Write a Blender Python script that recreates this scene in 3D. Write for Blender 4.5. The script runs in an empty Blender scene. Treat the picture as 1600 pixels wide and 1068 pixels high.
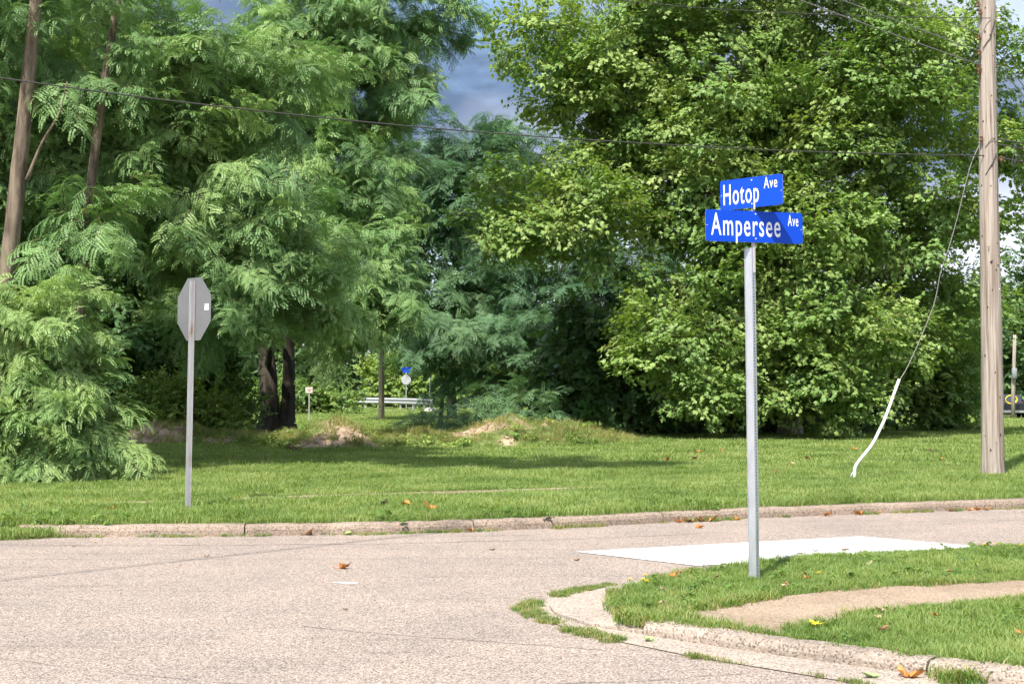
import bpy, math, random
import numpy as np
from mathutils import Vector, Matrix
SC = bpy.context.scene
COL = SC.collection
R = math.radians
rng = np.random.default_rng(11)
random.seed(5)

# ------------------------------------------------------------------ camera, sky, sun, exposure
cd = bpy.data.cameras.new('camera'); cam = bpy.data.objects.new('camera', cd); COL.objects.link(cam)
cam.location = (0, 0, 1.6); cam.rotation_euler = (R(90) + math.atan(71 / 2200.), 0, 0)
cd.sensor_width = 36.0; cd.lens = 36.0 * 2200 / 1600; cd.clip_end = 3000; cd.clip_start = 0.1
SC.camera = cam
SUN_EL, SUN_AZ = R(56), math.atan2(-0.42, -0.906)
sd = bpy.data.lights.new('sun', 'SUN'); sun = bpy.data.objects.new('sun', sd); COL.objects.link(sun)
sd.energy = 3.5; sd.angle = R(0.53); sd.color = (1.0, 0.945, 0.86)
ldir = Vector((-math.sin(SUN_AZ) * math.cos(SUN_EL), -math.cos(SUN_AZ) * math.cos(SUN_EL), -math.sin(SUN_EL)))
sun.rotation_euler = ldir.to_track_quat('-Z', 'Y').to_euler(); sun.location = (-20, -40, 60)
world = bpy.data.worlds.new('World'); SC.world = world; world.use_nodes = True
wn = world.node_tree; wn.nodes.clear()
def N(t, ty, **kw):
    n = t.nodes.new(ty)
    for k, v in kw.items(): setattr(n, k, v)
    return n
sky = N(wn, 'ShaderNodeTexSky', sky_type='NISHITA', sun_disc=False, sun_elevation=SUN_EL, sun_rotation=SUN_AZ)
sky.air_density = 1.0; sky.dust_density = 0.6; sky.ozone_density = 1.6
tc = N(wn, 'ShaderNodeTexCoord'); mp = N(wn, 'ShaderNodeMapping'); mp.inputs['Scale'].default_value = (1, 1, 2.6)
mp.inputs['Location'].default_value = (7.3, 0.6, 0.2)
nz = N(wn, 'ShaderNodeTexNoise'); nz.inputs['Scale'].default_value = 2.3; nz.inputs['Detail'].default_value = 7; nz.inputs['Roughness'].default_value = 0.55
cr = N(wn, 'ShaderNodeValToRGB'); cr.color_ramp.elements[0].position = 0.30; cr.color_ramp.elements[1].position = 0.52
nz2 = N(wn, 'ShaderNodeTexNoise'); nz2.inputs['Scale'].default_value = 1.7; nz2.inputs['Detail'].default_value = 4
cr2 = N(wn, 'ShaderNodeValToRGB'); cr2.color_ramp.elements[0].color = (0.50, 0.74, 1.20, 1); cr2.color_ramp.elements[1].color = (3.3, 3.45, 3.95, 1)
cr2.color_ramp.elements[0].position = 0.40; cr2.color_ramp.elements[1].position = 0.58
mx = N(wn, 'ShaderNodeMix', data_type='RGBA')
bg = N(wn, 'ShaderNodeBackground'); bg.inputs['Strength'].default_value = 0.15
wo = N(wn, 'ShaderNodeOutputWorld')
L = wn.links.new
L(tc.outputs['Generated'], mp.inputs['Vector']); L(mp.outputs[0], nz.inputs['Vector']); L(mp.outputs[0], nz2.inputs['Vector'])
L(nz.outputs['Fac'], cr.inputs['Fac']); L(nz2.outputs['Fac'], cr2.inputs['Fac'])
L(cr.outputs['Color'], mx.inputs['Factor']); L(sky.outputs['Color'], mx.inputs['A']); L(cr2.outputs['Color'], mx.inputs['B'])
L(mx.outputs['Result'], bg.inputs['Color']); L(bg.outputs[0], wo.inputs['Surface'])
vs = SC.view_settings; vs.view_transform = 'Standard'; vs.look = 'None'; vs.gamma = 1; vs.use_curve_mapping = False
vs.exposure = 1.36
SC.cycles.use_adaptive_sampling = True; SC.cycles.adaptive_threshold = 0.03; SC.cycles.max_bounces = 5; SC.cycles.diffuse_bounces = 2; SC.cycles.glossy_bounces = 2; SC.cycles.transmission_bounces = 3

# ------------------------------------------------------------------ helpers
def tag(o, label=None, cat=None, group=None, kind=None):
    for k, v in (('label', label), ('category', cat), ('group', group), ('kind', kind)):
        if v: o[k] = v
    return o
def empty(name, loc=(0, 0, 0), rot=(0, 0, 0)):
    o = bpy.data.objects.new(name, None); COL.objects.link(o); o.location = loc; o.rotation_euler = rot
    o.empty_display_size = 0.2
    return o
class MB:
    def __init__(s): s.v = []; s.f = []; s.m = []
    def add(s, vs, fs, mi=0):
        b = len(s.v); s.v += [tuple(p) for p in vs]; s.f += [tuple(i + b for i in f) for f in fs]; s.m += [mi] * len(fs)
        return s
    def box(s, x0, x1, y0, y1, z0, z1, mi=0, mat=None):
        vs = [Vector(p) for p in ((x0,y0,z0),(x1,y0,z0),(x1,y1,z0),(x0,y1,z0),(x0,y0,z1),(x1,y0,z1),(x1,y1,z1),(x0,y1,z1))]
        if mat is not None: vs = [mat @ p for p in vs]
        return s.add(vs, [(3,2,1,0),(4,5,6,7),(0,1,5,4),(1,2,6,5),(2,3,7,6),(3,0,4,7)], mi)
    def tube(s, pts, rad, n=8, mi=0, cap=True, wob=0.0):
        pts = [Vector(p) for p in pts]; k = len(pts)
        if not hasattr(rad, '__len__'): rad = [rad] * k
        vs = []; prev = None
        for i, p in enumerate(pts):
            d = (pts[min(i+1,k-1)] - pts[max(i-1,0)]).normalized()
            if prev is None:
                a = Vector((1,0,0)) if abs(d.x) < 0.8 else Vector((0,1,0))
            else: a = prev
            u = (a - d * a.dot(d)).normalized(); w = d.cross(u); prev = u
            for j in range(n):
                t = 2 * math.pi * j / n; r = rad[i] * (1 + wob * random.uniform(-1, 1))
                vs.append(p + (u * math.cos(t) + w * math.sin(t)) * r)
        fs = [(i*n+j, i*n+(j+1)%n, (i+1)*n+(j+1)%n, (i+1)*n+j) for i in range(k-1) for j in range(n)]
        if cap: fs += [tuple(range(n-1,-1,-1)), tuple((k-1)*n+j for j in range(n))]
        return s.add(vs, fs, mi)
    def disc(s, c, nrm, r, th, n=10, mi=0):
        c = Vector(c); nrm = Vector(nrm).normalized()
        return s.tube([c, c + nrm * th], r, n, mi)
    def build(s, name, mats, parent=None, smooth=False):
        me = bpy.data.meshes.new(name); me.from_pydata(s.v, [], s.f)
        if not isinstance(mats, (list, tuple)): mats = [mats]
        for m in mats: me.materials.append(m)
        if len(mats) > 1: me.polygons.foreach_set('material_index', s.m)
        if smooth: me.polygons.foreach_set('use_smooth', [True] * len(s.f))
        me.update()
        o = bpy.data.objects.new(name, me); COL.objects.link(o)
        if parent is not None: o.parent = parent
        return o
def smooth_path(pts, n=8):
    pts = [Vector(p) for p in pts]; out = []
    q = [2 * pts[0] - pts[1]] + pts + [2 * pts[-1] - pts[-2]]
    for i in range(1, len(q) - 2):
        for k in range(n):
            t = k / n; a, b, c, d = q[i-1], q[i], q[i+1], q[i+2]
            out.append(0.5 * ((2*b) + (c - a)*t + (2*a - 5*b + 4*c - d)*t*t + (3*b - a - 3*c + d)*t*t*t))
    out.append(pts[-1]); return out
def inpoly(x, y, poly):
    r = np.zeros(len(x), bool); n = len(poly)
    for i in range(n):
        x0, y0 = poly[i]; x1, y1 = poly[(i+1) % n]
        if y0 == y1: continue
        c = ((y0 > y) != (y1 > y)) & (x < (x1 - x0) * (y - y0) / (y1 - y0) + x0)
        r ^= c
    return r
def vnoise(x, y, seed=0):
    r = np.random.default_rng(seed).random((64, 64)); xi = np.floor(x).astype(int); yi = np.floor(y).astype(int)
    fx = x - xi; fy = y - yi; fx = fx*fx*(3-2*fx); fy = fy*fy*(3-2*fy)
    g = lambda a, b: r[a % 64, b % 64]
    return (g(xi,yi)*(1-fx)+g(xi+1,yi)*fx)*(1-fy)+(g(xi,yi+1)*(1-fx)+g(xi+1,yi+1)*fx)*fy

# ------------------------------------------------------------------ materials
def mat(name, base, rough=0.7, metal=0.0, spec=0.4):
    m = bpy.data.materials.new(name); m.use_nodes = True
    b = m.node_tree.nodes['Principled BSDF']
    b.inputs['Base Color'].default_value = (*base, 1); b.inputs['Roughness'].default_value = rough
    b.inputs['Metallic'].default_value = metal; b.inputs['Specular IOR Level'].default_value = spec
    return m
def noisy(name, c0, c1, scale=5, rough=0.8, metal=0.0, stretch=(1,1,1), bump=0.0, bscale=None, lo=0.35, hi=0.65, spec=0.3, c2=None, s2=1.0, f2=(0.5,0.7)):
    m = mat(name, c0, rough, metal, spec); t = m.node_tree; b = t.nodes['Principled BSDF']; L = t.links.new
    tc = N(t, 'ShaderNodeTexCoord'); mp = N(t, 'ShaderNodeMapping'); mp.inputs['Scale'].default_value = stretch
    nz = N(t, 'ShaderNodeTexNoise'); nz.inputs['Scale'].default_value = scale; nz.inputs['Detail'].default_value = 8; nz.inputs['Roughness'].default_value = 0.65
    cr = N(t, 'ShaderNodeValToRGB'); e = cr.color_ramp.elements
    e[0].position = lo; e[1].position = hi; e[0].color = (*c0, 1); e[1].color = (*c1, 1)
    L(tc.outputs['Object'], mp.inputs[0]); L(mp.outputs[0], nz.inputs['Vector']); L(nz.outputs['Fac'], cr.inputs[0])
    out = cr.outputs[0]
    if c2:
        n2 = N(t, 'ShaderNodeTexNoise'); n2.inputs['Scale'].default_value = s2; n2.inputs['Detail'].default_value = 5
        r2 = N(t, 'ShaderNodeValToRGB'); r2.color_ramp.elements[0].position = f2[0]; r2.color_ramp.elements[1].position = f2[1]
        mx = N(t, 'ShaderNodeMix', data_type='RGBA'); mx.inputs['B'].default_value = (*c2, 1)
        L(mp.outputs[0], n2.inputs['Vector']); L(n2.outputs['Fac'], r2.inputs[0]); L(r2.outputs[0], mx.inputs['Factor']); L(out, mx.inputs['A'])
        out = mx.outputs['Result']
    L(out, b.inputs['Base Color'])
    if bump:
        bp = N(t, 'ShaderNodeBump'); bp.inputs['Strength'].default_value = bump; bp.inputs['Distance'].default_value = 0.02
        if bscale:
            nb = N(t, 'ShaderNodeTexNoise'); nb.inputs['Scale'].default_value = bscale; nb.inputs['Detail'].default_value = 6
            L(mp.outputs[0], nb.inputs['Vector']); L(nb.outputs['Fac'], bp.inputs['Height'])
        else: L(nz.outputs['Fac'], bp.inputs['Height'])
        L(bp.outputs[0], b.inputs['Normal'])
    return m
def chips(name, cols, scale, big0, big1, rough=0.9, bump=0.5, streak=None):
    """stone-chip surface: cells of random colour, mottled at metre scale"""
    m = mat(name, cols[0], rough, 0, 0.25); t = m.node_tree; b = t.nodes['Principled BSDF']; L = t.links.new
    tc = N(t, 'ShaderNodeTexCoord')
    vo = N(t, 'ShaderNodeTexVoronoi'); vo.inputs['Scale'].default_value = scale
    sp = N(t, 'ShaderNodeSeparateColor')
    cr = N(t, 'ShaderNodeValToRGB'); cr.color_ramp.interpolation = 'CONSTANT'
    for i, (p, c) in enumerate(cols_pos(cols)):
        e = cr.color_ramp.elements[i] if i < 2 else cr.color_ramp.elements.new(p)
        e.position = p; e.color = (*c, 1)
    L(tc.outputs['Object'], vo.inputs['Vector']); L(vo.outputs['Color'], sp.inputs[0]); L(sp.outputs[0], cr.inputs[0])
    nz = N(t, 'ShaderNodeTexNoise'); nz.inputs['Scale'].default_value = 0.9; nz.inputs['Detail'].default_value = 9; nz.inputs['Roughness'].default_value = 0.7
    r2 = N(t, 'ShaderNodeValToRGB'); r2.color_ramp.elements[0].position = 0.3; r2.color_ramp.elements[1].position = 0.7
    r2.color_ramp.elements[0].color = (*big0, 1); r2.color_ramp.elements[1].color = (*big1, 1)
    L(tc.outputs['Object'], nz.inputs['Vector']); L(nz.outputs['Fac'], r2.inputs[0])
    mx = N(t, 'ShaderNodeMix', data_type='RGBA', blend_type='MULTIPLY'); mx.inputs['Factor'].default_value = 1
    L(cr.outputs[0], mx.inputs['A']); L(r2.outputs[0], mx.inputs['B']); out = mx.outputs['Result']
    if streak:
        mp = N(t, 'ShaderNodeMapping'); mp.inputs['Rotation'].default_value = (0, 0, R(-21)); mp.inputs['Scale'].default_value = (0.12, 1.6, 1)
        n3 = N(t, 'ShaderNodeTexNoise'); n3.inputs['Scale'].default_value = 1.6; n3.inputs['Detail'].default_value = 6; n3.inputs['Roughness'].default_value = 0.7
        r3 = N(t, 'ShaderNodeValToRGB'); r3.color_ramp.elements[0].position = 0.54; r3.color_ramp.elements[1].position = 0.74
        r3.color_ramp.elements[0].color = (1, 1, 1, 1); r3.color_ramp.elements[1].color = (streak, streak, streak, 1)
        m3 = N(t, 'ShaderNodeMix', data_type='RGBA', blend_type='MULTIPLY'); m3.inputs['Factor'].default_value = 1
        L(tc.outputs['Object'], mp.inputs[0]); L(mp.outputs[0], n3.inputs['Vector']); L(n3.outputs['Fac'], r3.inputs[0])
        L(out, m3.inputs['A']); L(r3.outputs[0], m3.inputs['B']); out = m3.outputs['Result']
    L(out, b.inputs['Base Color'])
    bp = N(t, 'ShaderNodeBump'); bp.inputs['Strength'].default_value = bump; bp.inputs['Distance'].default_value = 0.008
    L(vo.outputs['Distance'], bp.inputs['Height']); bp.invert = True; L(bp.outputs[0], b.inputs['Normal'])
    return m
def cols_pos(cols):
    n = len(cols); return [(i / n, c) for i, c in enumerate(cols)]
def leafmat(name, dark, mid, light, trans=0.35, rough=0.5, spec=0.35, wscale=None, tcol=None):
    """leaf: colour varies per spray (instance random) and by the 'tint' stored on each spray; thin, lets light through"""
    m = bpy.data.materials.new(name); m.use_nodes = True; t = m.node_tree; L = t.links.new
    b = t.nodes['Principled BSDF']; out = t.nodes['Material Output']
    oi = N(t, 'ShaderNodeAttribute', attribute_name='vary'); at = N(t, 'ShaderNodeAttribute', attribute_type='INSTANCER', attribute_name='tint')
    ml = N(t, 'ShaderNodeMath', operation='MULTIPLY_ADD'); ml.inputs[1].default_value = 0.32
    L(oi.outputs['Fac'], ml.inputs[0]); L(at.outputs['Fac'], ml.inputs[2])
    src = ml.outputs[0]
    if wscale:
        ge = N(t, 'ShaderNodeNewGeometry'); nz = N(t, 'ShaderNodeTexNoise'); nz.inputs['Scale'].default_value = wscale; nz.inputs['Detail'].default_value = 5
        L(ge.outputs['Position'], nz.inputs['Vector'])
        m2 = N(t, 'ShaderNodeMath', operation='MULTIPLY_ADD'); m2.inputs[1].default_value = 1.5
        sb = N(t, 'ShaderNodeMath', operation='SUBTRACT'); sb.inputs[1].default_value = 0.5
        L(nz.outputs['Fac'], sb.inputs[0]); L(sb.outputs[0], m2.inputs[0]); L(src, m2.inputs[2]); src = m2.outputs[0]
    cr = N(t, 'ShaderNodeValToRGB'); e = cr.color_ramp.elements
    e[0].position = 0.1; e[0].color = (*dark, 1); e[1].position = 1.1 if False else 1.0; e[1].color = (*light, 1)
    k = e.new(0.5); k.color = (*mid, 1)
    L(src, cr.inputs[0]); L(cr.outputs[0], b.inputs['Base Color'])
    b.inputs['Roughness'].default_value = rough; b.inputs['Specular IOR Level'].default_value = spec
    tr = N(t, 'ShaderNodeBsdfTranslucent'); hs = N(t, 'ShaderNodeMix', data_type='RGBA', blend_type='MULTIPLY'); hs.inputs['Factor'].default_value = 1
    hs.inputs['B'].default_value = (*(tcol or (1.5, 1.5, 0.55)), 1)
    L(cr.outputs[0], hs.inputs['A']); L(hs.outputs['Result'], tr.inputs['Color'])
    ms = N(t, 'ShaderNodeMixShader'); ms.inputs[0].default_value = trans
    L(b.outputs[0], ms.inputs[1]); L(tr.outputs[0], ms.inputs[2]); L(ms.outputs[0], out.inputs['Surface'])
    return m
M = {}
M['road'] = chips('chip_seal', [(.312,.260,.220),(.228,.189,.160),(.384,.325,.276),(.280,.228,.188),(.118,.104,.094),(.440,.378,.322),(.332,.270,.218),(.182,.156,.136)], 105, (.86,.86,.88), (1.14,1.1,1.08), streak=0.72)
M['gutter'] = chips('worn_concrete', [(.37,.316,.270),(.31,.26,.220),(.46,.40,.345),(.34,.282,.236),(.19,.165,.142),(.42,.36,.30)], 95, (.8,.79,.78), (1.15,1.12,1.08), bump=0.35)
M['kerb'] = chips('kerb_concrete', [(.32,.265,.22),(.26,.21,.17),(.38,.325,.275),(.29,.235,.19),(.17,.14,.112),(.34,.28,.235)], 80, (.62,.58,.54), (1.15,1.1,1.04), bump=0.4)
M['kerb2'] = chips('corner_kerb_concrete', [(.36,.308,.262),(.30,.25,.21),(.44,.382,.325),(.33,.275,.23),(.18,.152,.128),(.40,.342,.288)], 85, (.66,.63,.60), (1.15,1.12,1.08), bump=0.4)
M['walk'] = chips('sandy_walk', [(.335,.262,.195),(.27,.208,.152),(.40,.325,.25),(.31,.238,.175),(.20,.155,.112),(.37,.30,.23)], 95, (.70,.65,.58), (1.14,1.12,1.08), bump=0.3)
M['patch'] = noisy('fresh_concrete', (.56,.56,.555), (.62,.62,.61), 3, 0.85, bump=0.1, bscale=60, c2=(.50,.495,.48), s2=1.2, f2=(.55,.8))
M['crack'] = mat('crack_shadow', (.06,.055,.05), 1)
M['crackw'] = noisy('crack_fill', (.15,.127,.11), (.24,.20,.178), 8, 1)
M['paint'] = noisy('white_paint', (.75,.75,.74), (.6,.58,.56), 30, 0.7)
def ground_mat():
    m = noisy('turf_soil', (.085,.13,.032), (.13,.175,.05), 6, 0.95, bump=0.4, bscale=40, c2=(.155,.165,.065), s2=0.35, f2=(.45,.7))
    t = m.node_tree; L = t.links.new; b = t.nodes['Principled BSDF']
    src = b.inputs['Base Color'].links[0].from_socket
    at = N(t, 'ShaderNodeAttribute', attribute_name='soil'); mx = N(t, 'ShaderNodeMix', data_type='RGBA')
    nz = N(t, 'ShaderNodeTexNoise'); nz.inputs['Scale'].default_value = 4.5; nz.inputs['Detail'].default_value = 8
    cr = N(t, 'ShaderNodeValToRGB'); cr.color_ramp.elements[0].position = .35; cr.color_ramp.elements[1].position = .65
    cr.color_ramp.elements[0].color = (.26,.185,.122,1); cr.color_ramp.elements[1].color = (.46,.35,.24,1)
    tc = N(t, 'ShaderNodeTexCoord'); L(tc.outputs['Object'], nz.inputs['Vector'])
    L(nz.outputs['Fac'], cr.inputs[0]); L(at.outputs['Fac'], mx.inputs['Factor']); L(src, mx.inputs['A']); L(cr.outputs[0], mx.inputs['B'])
    L(mx.outputs['Result'], b.inputs['Base Color'])
    return m
M['turf'] = ground_mat()
M['far_ground'] = noisy('far_field', (.08,.12,.035), (.13,.16,.05), 0.3, 0.95)
M['bark'] = noisy('furrowed_bark', (.075,.055,.04), (.24,.19,.14), 9, 0.95, stretch=(1,1,.16), bump=1.0, lo=.38, hi=.62)
M['darkbark'] = noisy('dark_bark', (.03,.025,.02), (.09,.075,.055), 9, 0.95, stretch=(1,1,.2), bump=1.0)
M['sycbark'] = noisy('flaking_bark', (.20,.17,.125), (.42,.38,.30), 4, 0.9, stretch=(1,1,.5), bump=.3, lo=.45, hi=.55, c2=(.12,.095,.065), s2=3, f2=(.55,.62))
M['twig'] = mat('twig', (.12,.10,.05), 0.9)
M['locust'] = leafmat('locust_leaf', (.105,.205,.080), (.195,.330,.115), (.350,.470,.165), 0.27, tcol=(1.25, 1.35, .75))
M['fern'] = leafmat('feathery_leaf', (.066,.142,.068), (.118,.226,.104), (.195,.315,.138), 0.25, tcol=(1.2, 1.3, .8))
M['syc'] = leafmat('sycamore_leaf', (.108,.208,.050), (.205,.325,.084), (.350,.435,.135), 0.32, spec=.45)
M['broad'] = leafmat('shrub_leaf', (.078,.165,.036), (.155,.260,.055), (.280,.370,.085), 0.27)
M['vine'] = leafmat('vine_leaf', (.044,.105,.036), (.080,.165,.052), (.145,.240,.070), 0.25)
M['farleaf'] = leafmat('distant_leaf', (.060,.130,.050), (.105,.190,.068), (.175,.255,.090), 0.27)
M['grass'] = leafmat('grass_blade', (.128,.202,.050), (.220,.308,.092), (.345,.392,.155), 0.40, rough=.55, spec=.3, wscale=0.9)
M['drygrass'] = leafmat('dry_grass', (.17,.20,.065), (.27,.28,.11), (.42,.38,.19), 0.42, wscale=0.9)
M['weed'] = leafmat('weed_leaf', (.05,.12,.02), (.10,.20,.035), (.19,.29,.06), 0.35)
M['galv'] = noisy('galvanised_steel', (.42,.44,.47), (.56,.58,.61), 14, 0.42, 0.55, stretch=(1,1,.3), lo=.3, hi=.7, spec=.5)
M['galvrust'] = noisy('weathered_steel', (.40,.38,.38), (.50,.50,.52), 10, 0.5, 0.45, stretch=(1,1,.25), c2=(.30,.19,.12), s2=16, f2=(.57,.72))
M['alu'] = noisy('aluminium_back', (.165,.168,.172), (.19,.193,.197), 4, 0.55, 0.2, c2=(.15,.15,.153), s2=2)
M['aluedge'] = mat('aluminium_edge', (.62,.62,.63), .4, .6)
M['blue'] = noisy('blue_sheeting', (.002,.056,.50), (.003,.060,.53), 3, 0.45, spec=.25)
M['white'] = mat('white_sheeting', (.84,.84,.84), .45)
M['sticker'] = mat('white_sticker', (.8,.8,.8), .5)
M['ink'] = mat('grey_ink', (.08,.08,.09), .6)
M['bolt'] = mat('zinc_bolt', (.7,.72,.74), .4, .3)
def polemat():
    m = noisy('weathered_pole_wood', (.20,.160,.132), (.44,.375,.325), 8, 0.9, stretch=(3.4,3.4,.10), bump=.8, lo=.34, hi=.62, c2=(.19,.125,.08), s2=4.5, f2=(.58,.72))
    return m
M['pole'] = polemat()
M['knot'] = mat('dark_knot', (.075,.045,.028), .9)
M['pale'] = noisy('splinter_wood', (.55,.47,.38), (.66,.58,.48), 20, .9)
M['wire'] = mat('black_cable', (.045,.042,.04), .6)
M['wiregrey'] = mat('grey_cable', (.20,.19,.18), .5, .4)
M['rust'] = noisy('rusty_hardware', (.13,.06,.03), (.24,.13,.07), 30, .85, .3)
M['porcelain'] = mat('grey_insulator', (.52,.52,.52), .3)
M['guard'] = noisy('white_plastic_guard', (.74,.73,.70), (.82,.81,.79), 9, .5, c2=(.45,.26,.13), s2=6, f2=(.66,.74))
M['leafdry'] = noisy('dry_leaf', (.40,.135,.035), (.58,.25,.07), 14, .8)
M['leafbrown'] = noisy('brown_leaf', (.20,.10,.05), (.36,.20,.10), 14, .85)
M['leafdark'] = noisy('dark_leaf', (.035,.028,.018), (.075,.06,.035), 14, .9)
M['leaftan'] = noisy('tan_leaf', (.45,.30,.19), (.58,.42,.29), 14, .85)
M['leafgreen'] = noisy('pale_green_leaf', (.22,.34,.11), (.33,.45,.19), 14, .7)
M['leafyellow'] = mat('yellow_leaf', (.78,.58,.03), .7)
M['petal'] = mat('yellow_petal', (.85,.62,.01), .6)
M['stem'] = mat('green_stem', (.12,.22,.05), .7)
M['carblack'] = mat('dark_paint', (.012,.013,.017), .22, 0, .6)
M['glass'] = mat('dark_glass', (.03,.035,.045), .08, 0, .8)
M['chrome'] = mat('bumper_metal', (.5,.5,.5), .3, .8)
M['tyre'] = mat('tyre_rubber', (.02,.02,.02), .9)
M['redlens'] = mat('red_lens', (.55,.02,.015), .3)
M['redpaint'] = mat('red_paint', (.42,.015,.02), .25)
M['yellow'] = mat('yellow_plastic', (.85,.62,.02), .5)
M['stone'] = noisy('pale_stone', (.45,.42,.37), (.62,.58,.52), 6, .9, bump=.4)
M['soil'] = noisy('dark_soil', (.07,.045,.03), (.16,.10,.065), 12, .95, bump=.7)
M['clod'] = noisy('dry_earth', (.23,.165,.11), (.42,.325,.225), 12, .95)
M['rail'] = noisy('guardrail_steel', (.52,.53,.55), (.66,.67,.68), 3, .4, .4)
M['plate'] = noisy('faded_sign_face', (.62,.50,.45), (.74,.66,.62), 8, .6, c2=(.5,.36,.32), s2=9, f2=(.52,.6))
M['box'] = mat('grey_transformer', (.22,.23,.24), .6)

# ------------------------------------------------------------------ ground shape
KX = np.array([-400, -5.5, -5.29, -3.45, -1.68, -.43, .73, 1.91, 3.15, 4.93, 6.81, 400.])
KY = np.array([15.17, 15.17, 15.17, 15.24, 15.44, 15.78, 16.22, 16.83, 17.41, 18.12, 18.79, 18.79 + 393.19 * .36])
def kerb_y(x): return np.interp(x, KX, KY)
MOUNDS = [(-8.7,35.6,.55,1.3,.9), (-6.6,36.0,.25,.9,.8), (-4.2,33.3,.66,.85,.9), (-5.4,34.6,.35,.8,.8), (-2.6,34.6,.40,1.1,1.0), (-.5,35.3,.55,1.1,.9), (1.1,35.6,.42,1.2,1.0), (2.7,36.2,.18,1.0,.9)]
SOIL = [(-8.9,35.0,1.2,.75), (-7.5,35.1,.7,.40), (-6.1,35.6,.4,.3), (-3.9,32.9,.85,.75), (-4.5,32.4,.7,.45), (-.75,35.0,.9,.45), (.45,35.4,.5,.5), (-.1,34.2,.3,.3), (2.6,35.8,.4,.3), (4.1,35.5,.5,.25)]
def hgt(x, y):
    x = np.asarray(x, float); y = np.asarray(y, float)
    z = 0.12 + 0.03 * (vnoise(x * .5 + 50, y * .5 + 20, 3) - .5) * np.clip((y - kerb_y(x)) / 2, 0, 1)
    for cx, cy, h, sx, sy in MOUNDS:
        z = z + h * np.exp(-((x - cx) / sx) ** 2 - ((y - cy) / sy) ** 2) * (.6 + .5 * vnoise(x * 2.2 + 9, y * 2.2 + 31, 5) + .3 * vnoise(x * 6 + 5, y * 6 + 3, 6))
    z = z - 0.45 * np.clip((y - 45) / 40, 0, 1) * np.clip((x - 12) / 12, 0, 1)
    return z
def hz(x, y): return float(hgt([x], [y])[0])
def soil(x, y):
    s = np.zeros_like(x)
    for cx, cy, sx, sy in SOIL: s = np.maximum(s, np.exp(-((x - cx) / sx) ** 2 - ((y - cy) / sy) ** 2))
    s = s + .55 * (vnoise(x * 3.1 + 7, y * 3.1 + 3, 8) - .5)
    return np.clip((s - .42) / .25, 0, 1)
def spaced(segs):
    a = []
    for lo, hi, st in segs: a += list(np.arange(lo, hi, st))
    return np.array(a + [segs[-1][1]])
gx = spaced([(-300,-60,20), (-60,-14,2), (-14,-11,.5), (-11,6,.18), (6,16,.6), (16,60,2), (60,300,20)])
gt = spaced([(0,12,.5), (12,16,.35), (16,22.5,.15), (22.5,32,.6), (32,110,2), (110,500,30)])
GX, GT = np.meshgrid(gx, gt)
GY = kerb_y(np.clip(GX, -60, 60)) + .14 + GT
GZ = hgt(GX.ravel(), GY.ravel())
me = bpy.data.meshes.new('lawn'); nx = len(gx); ny = len(gt)
idx = np.arange(nx * ny).reshape(ny, nx)
fc = np.stack([idx[:-1,:-1], idx[:-1,1:], idx[1:,1:], idx[1:,:-1]], -1).reshape(-1, 4)
me.from_pydata(np.stack([GX.ravel(), GY.ravel(), GZ], 1).tolist(), [], fc.tolist())
me.materials.append(M['turf']); me.polygons.foreach_set('use_smooth', [True] * len(fc))
sa = me.attributes.new('soil', 'FLOAT', 'POINT'); sa.data.foreach_set('value', soil(GX.ravel(), GY.ravel()).astype(np.float32))
lawn = bpy.data.objects.new('lawn', me); COL.objects.link(lawn); tag(lawn, 'mown lawn with low dirt mounds across the street', 'lawn', kind='structure')
# base terrain to the horizon
b = MB(); b.add([(-1500,-1500,-.9),(1500,-1500,-.9),(1500,1500,-.9),(-1500,1500,-.9)], [(0,1,2,3)])
tag(b.build('ground', M['far_ground']), 'open ground reaching to the horizon', 'ground', kind='structure')
# road sheet
rx = np.concatenate([[-300,-60,-20], np.linspace(-12, 14, 53), [20,60,300]])
b = MB(); vs_ = [(float(x), float(kerb_y(np.clip(x,-60,60)) + .08), 0) for x in rx] + [(float(x), -60.0, 0) for x in rx]
n_ = len(rx); b.add(vs_, [(i + n_, i + 1 + n_, i + 1, i) for i in range(n_ - 1)])
road = tag(b.build('road', M['road']), 'pale pinkish chip-sealed road at the junction', 'road', kind='structure')

# fresh concrete patch
def sheet(name, poly, z, m, parent=None, th=0.0, jit=0.0):
    b = MB(); n = len(poly)
    top = [(x + random.uniform(-jit, jit), y + random.uniform(-jit, jit), z) for x, y in poly]
    b.add(top, [tuple(range(n))])
    if th: b.add(top + [(x, y, z - th) for x, y, _ in top], [(i, i + n, (i + 1) % n + n, (i + 1) % n) for i in range(n)])
    return b.build(name, m, parent)
tag(sheet('concrete_patch', [(.62,13.76),(1.66,12.68),(4.86,14.05),(3.74,15.17)], .006, M['patch']), 'smooth white concrete patch laid in the road', 'patch', kind='structure')
sheet('paint_mark', [(-1.48,11.60),(-1.30,11.52),(-1.25,11.585),(-1.28,11.60),(-1.36,11.61),(-1.42,11.64)], .004, M['paint'], road)
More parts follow.
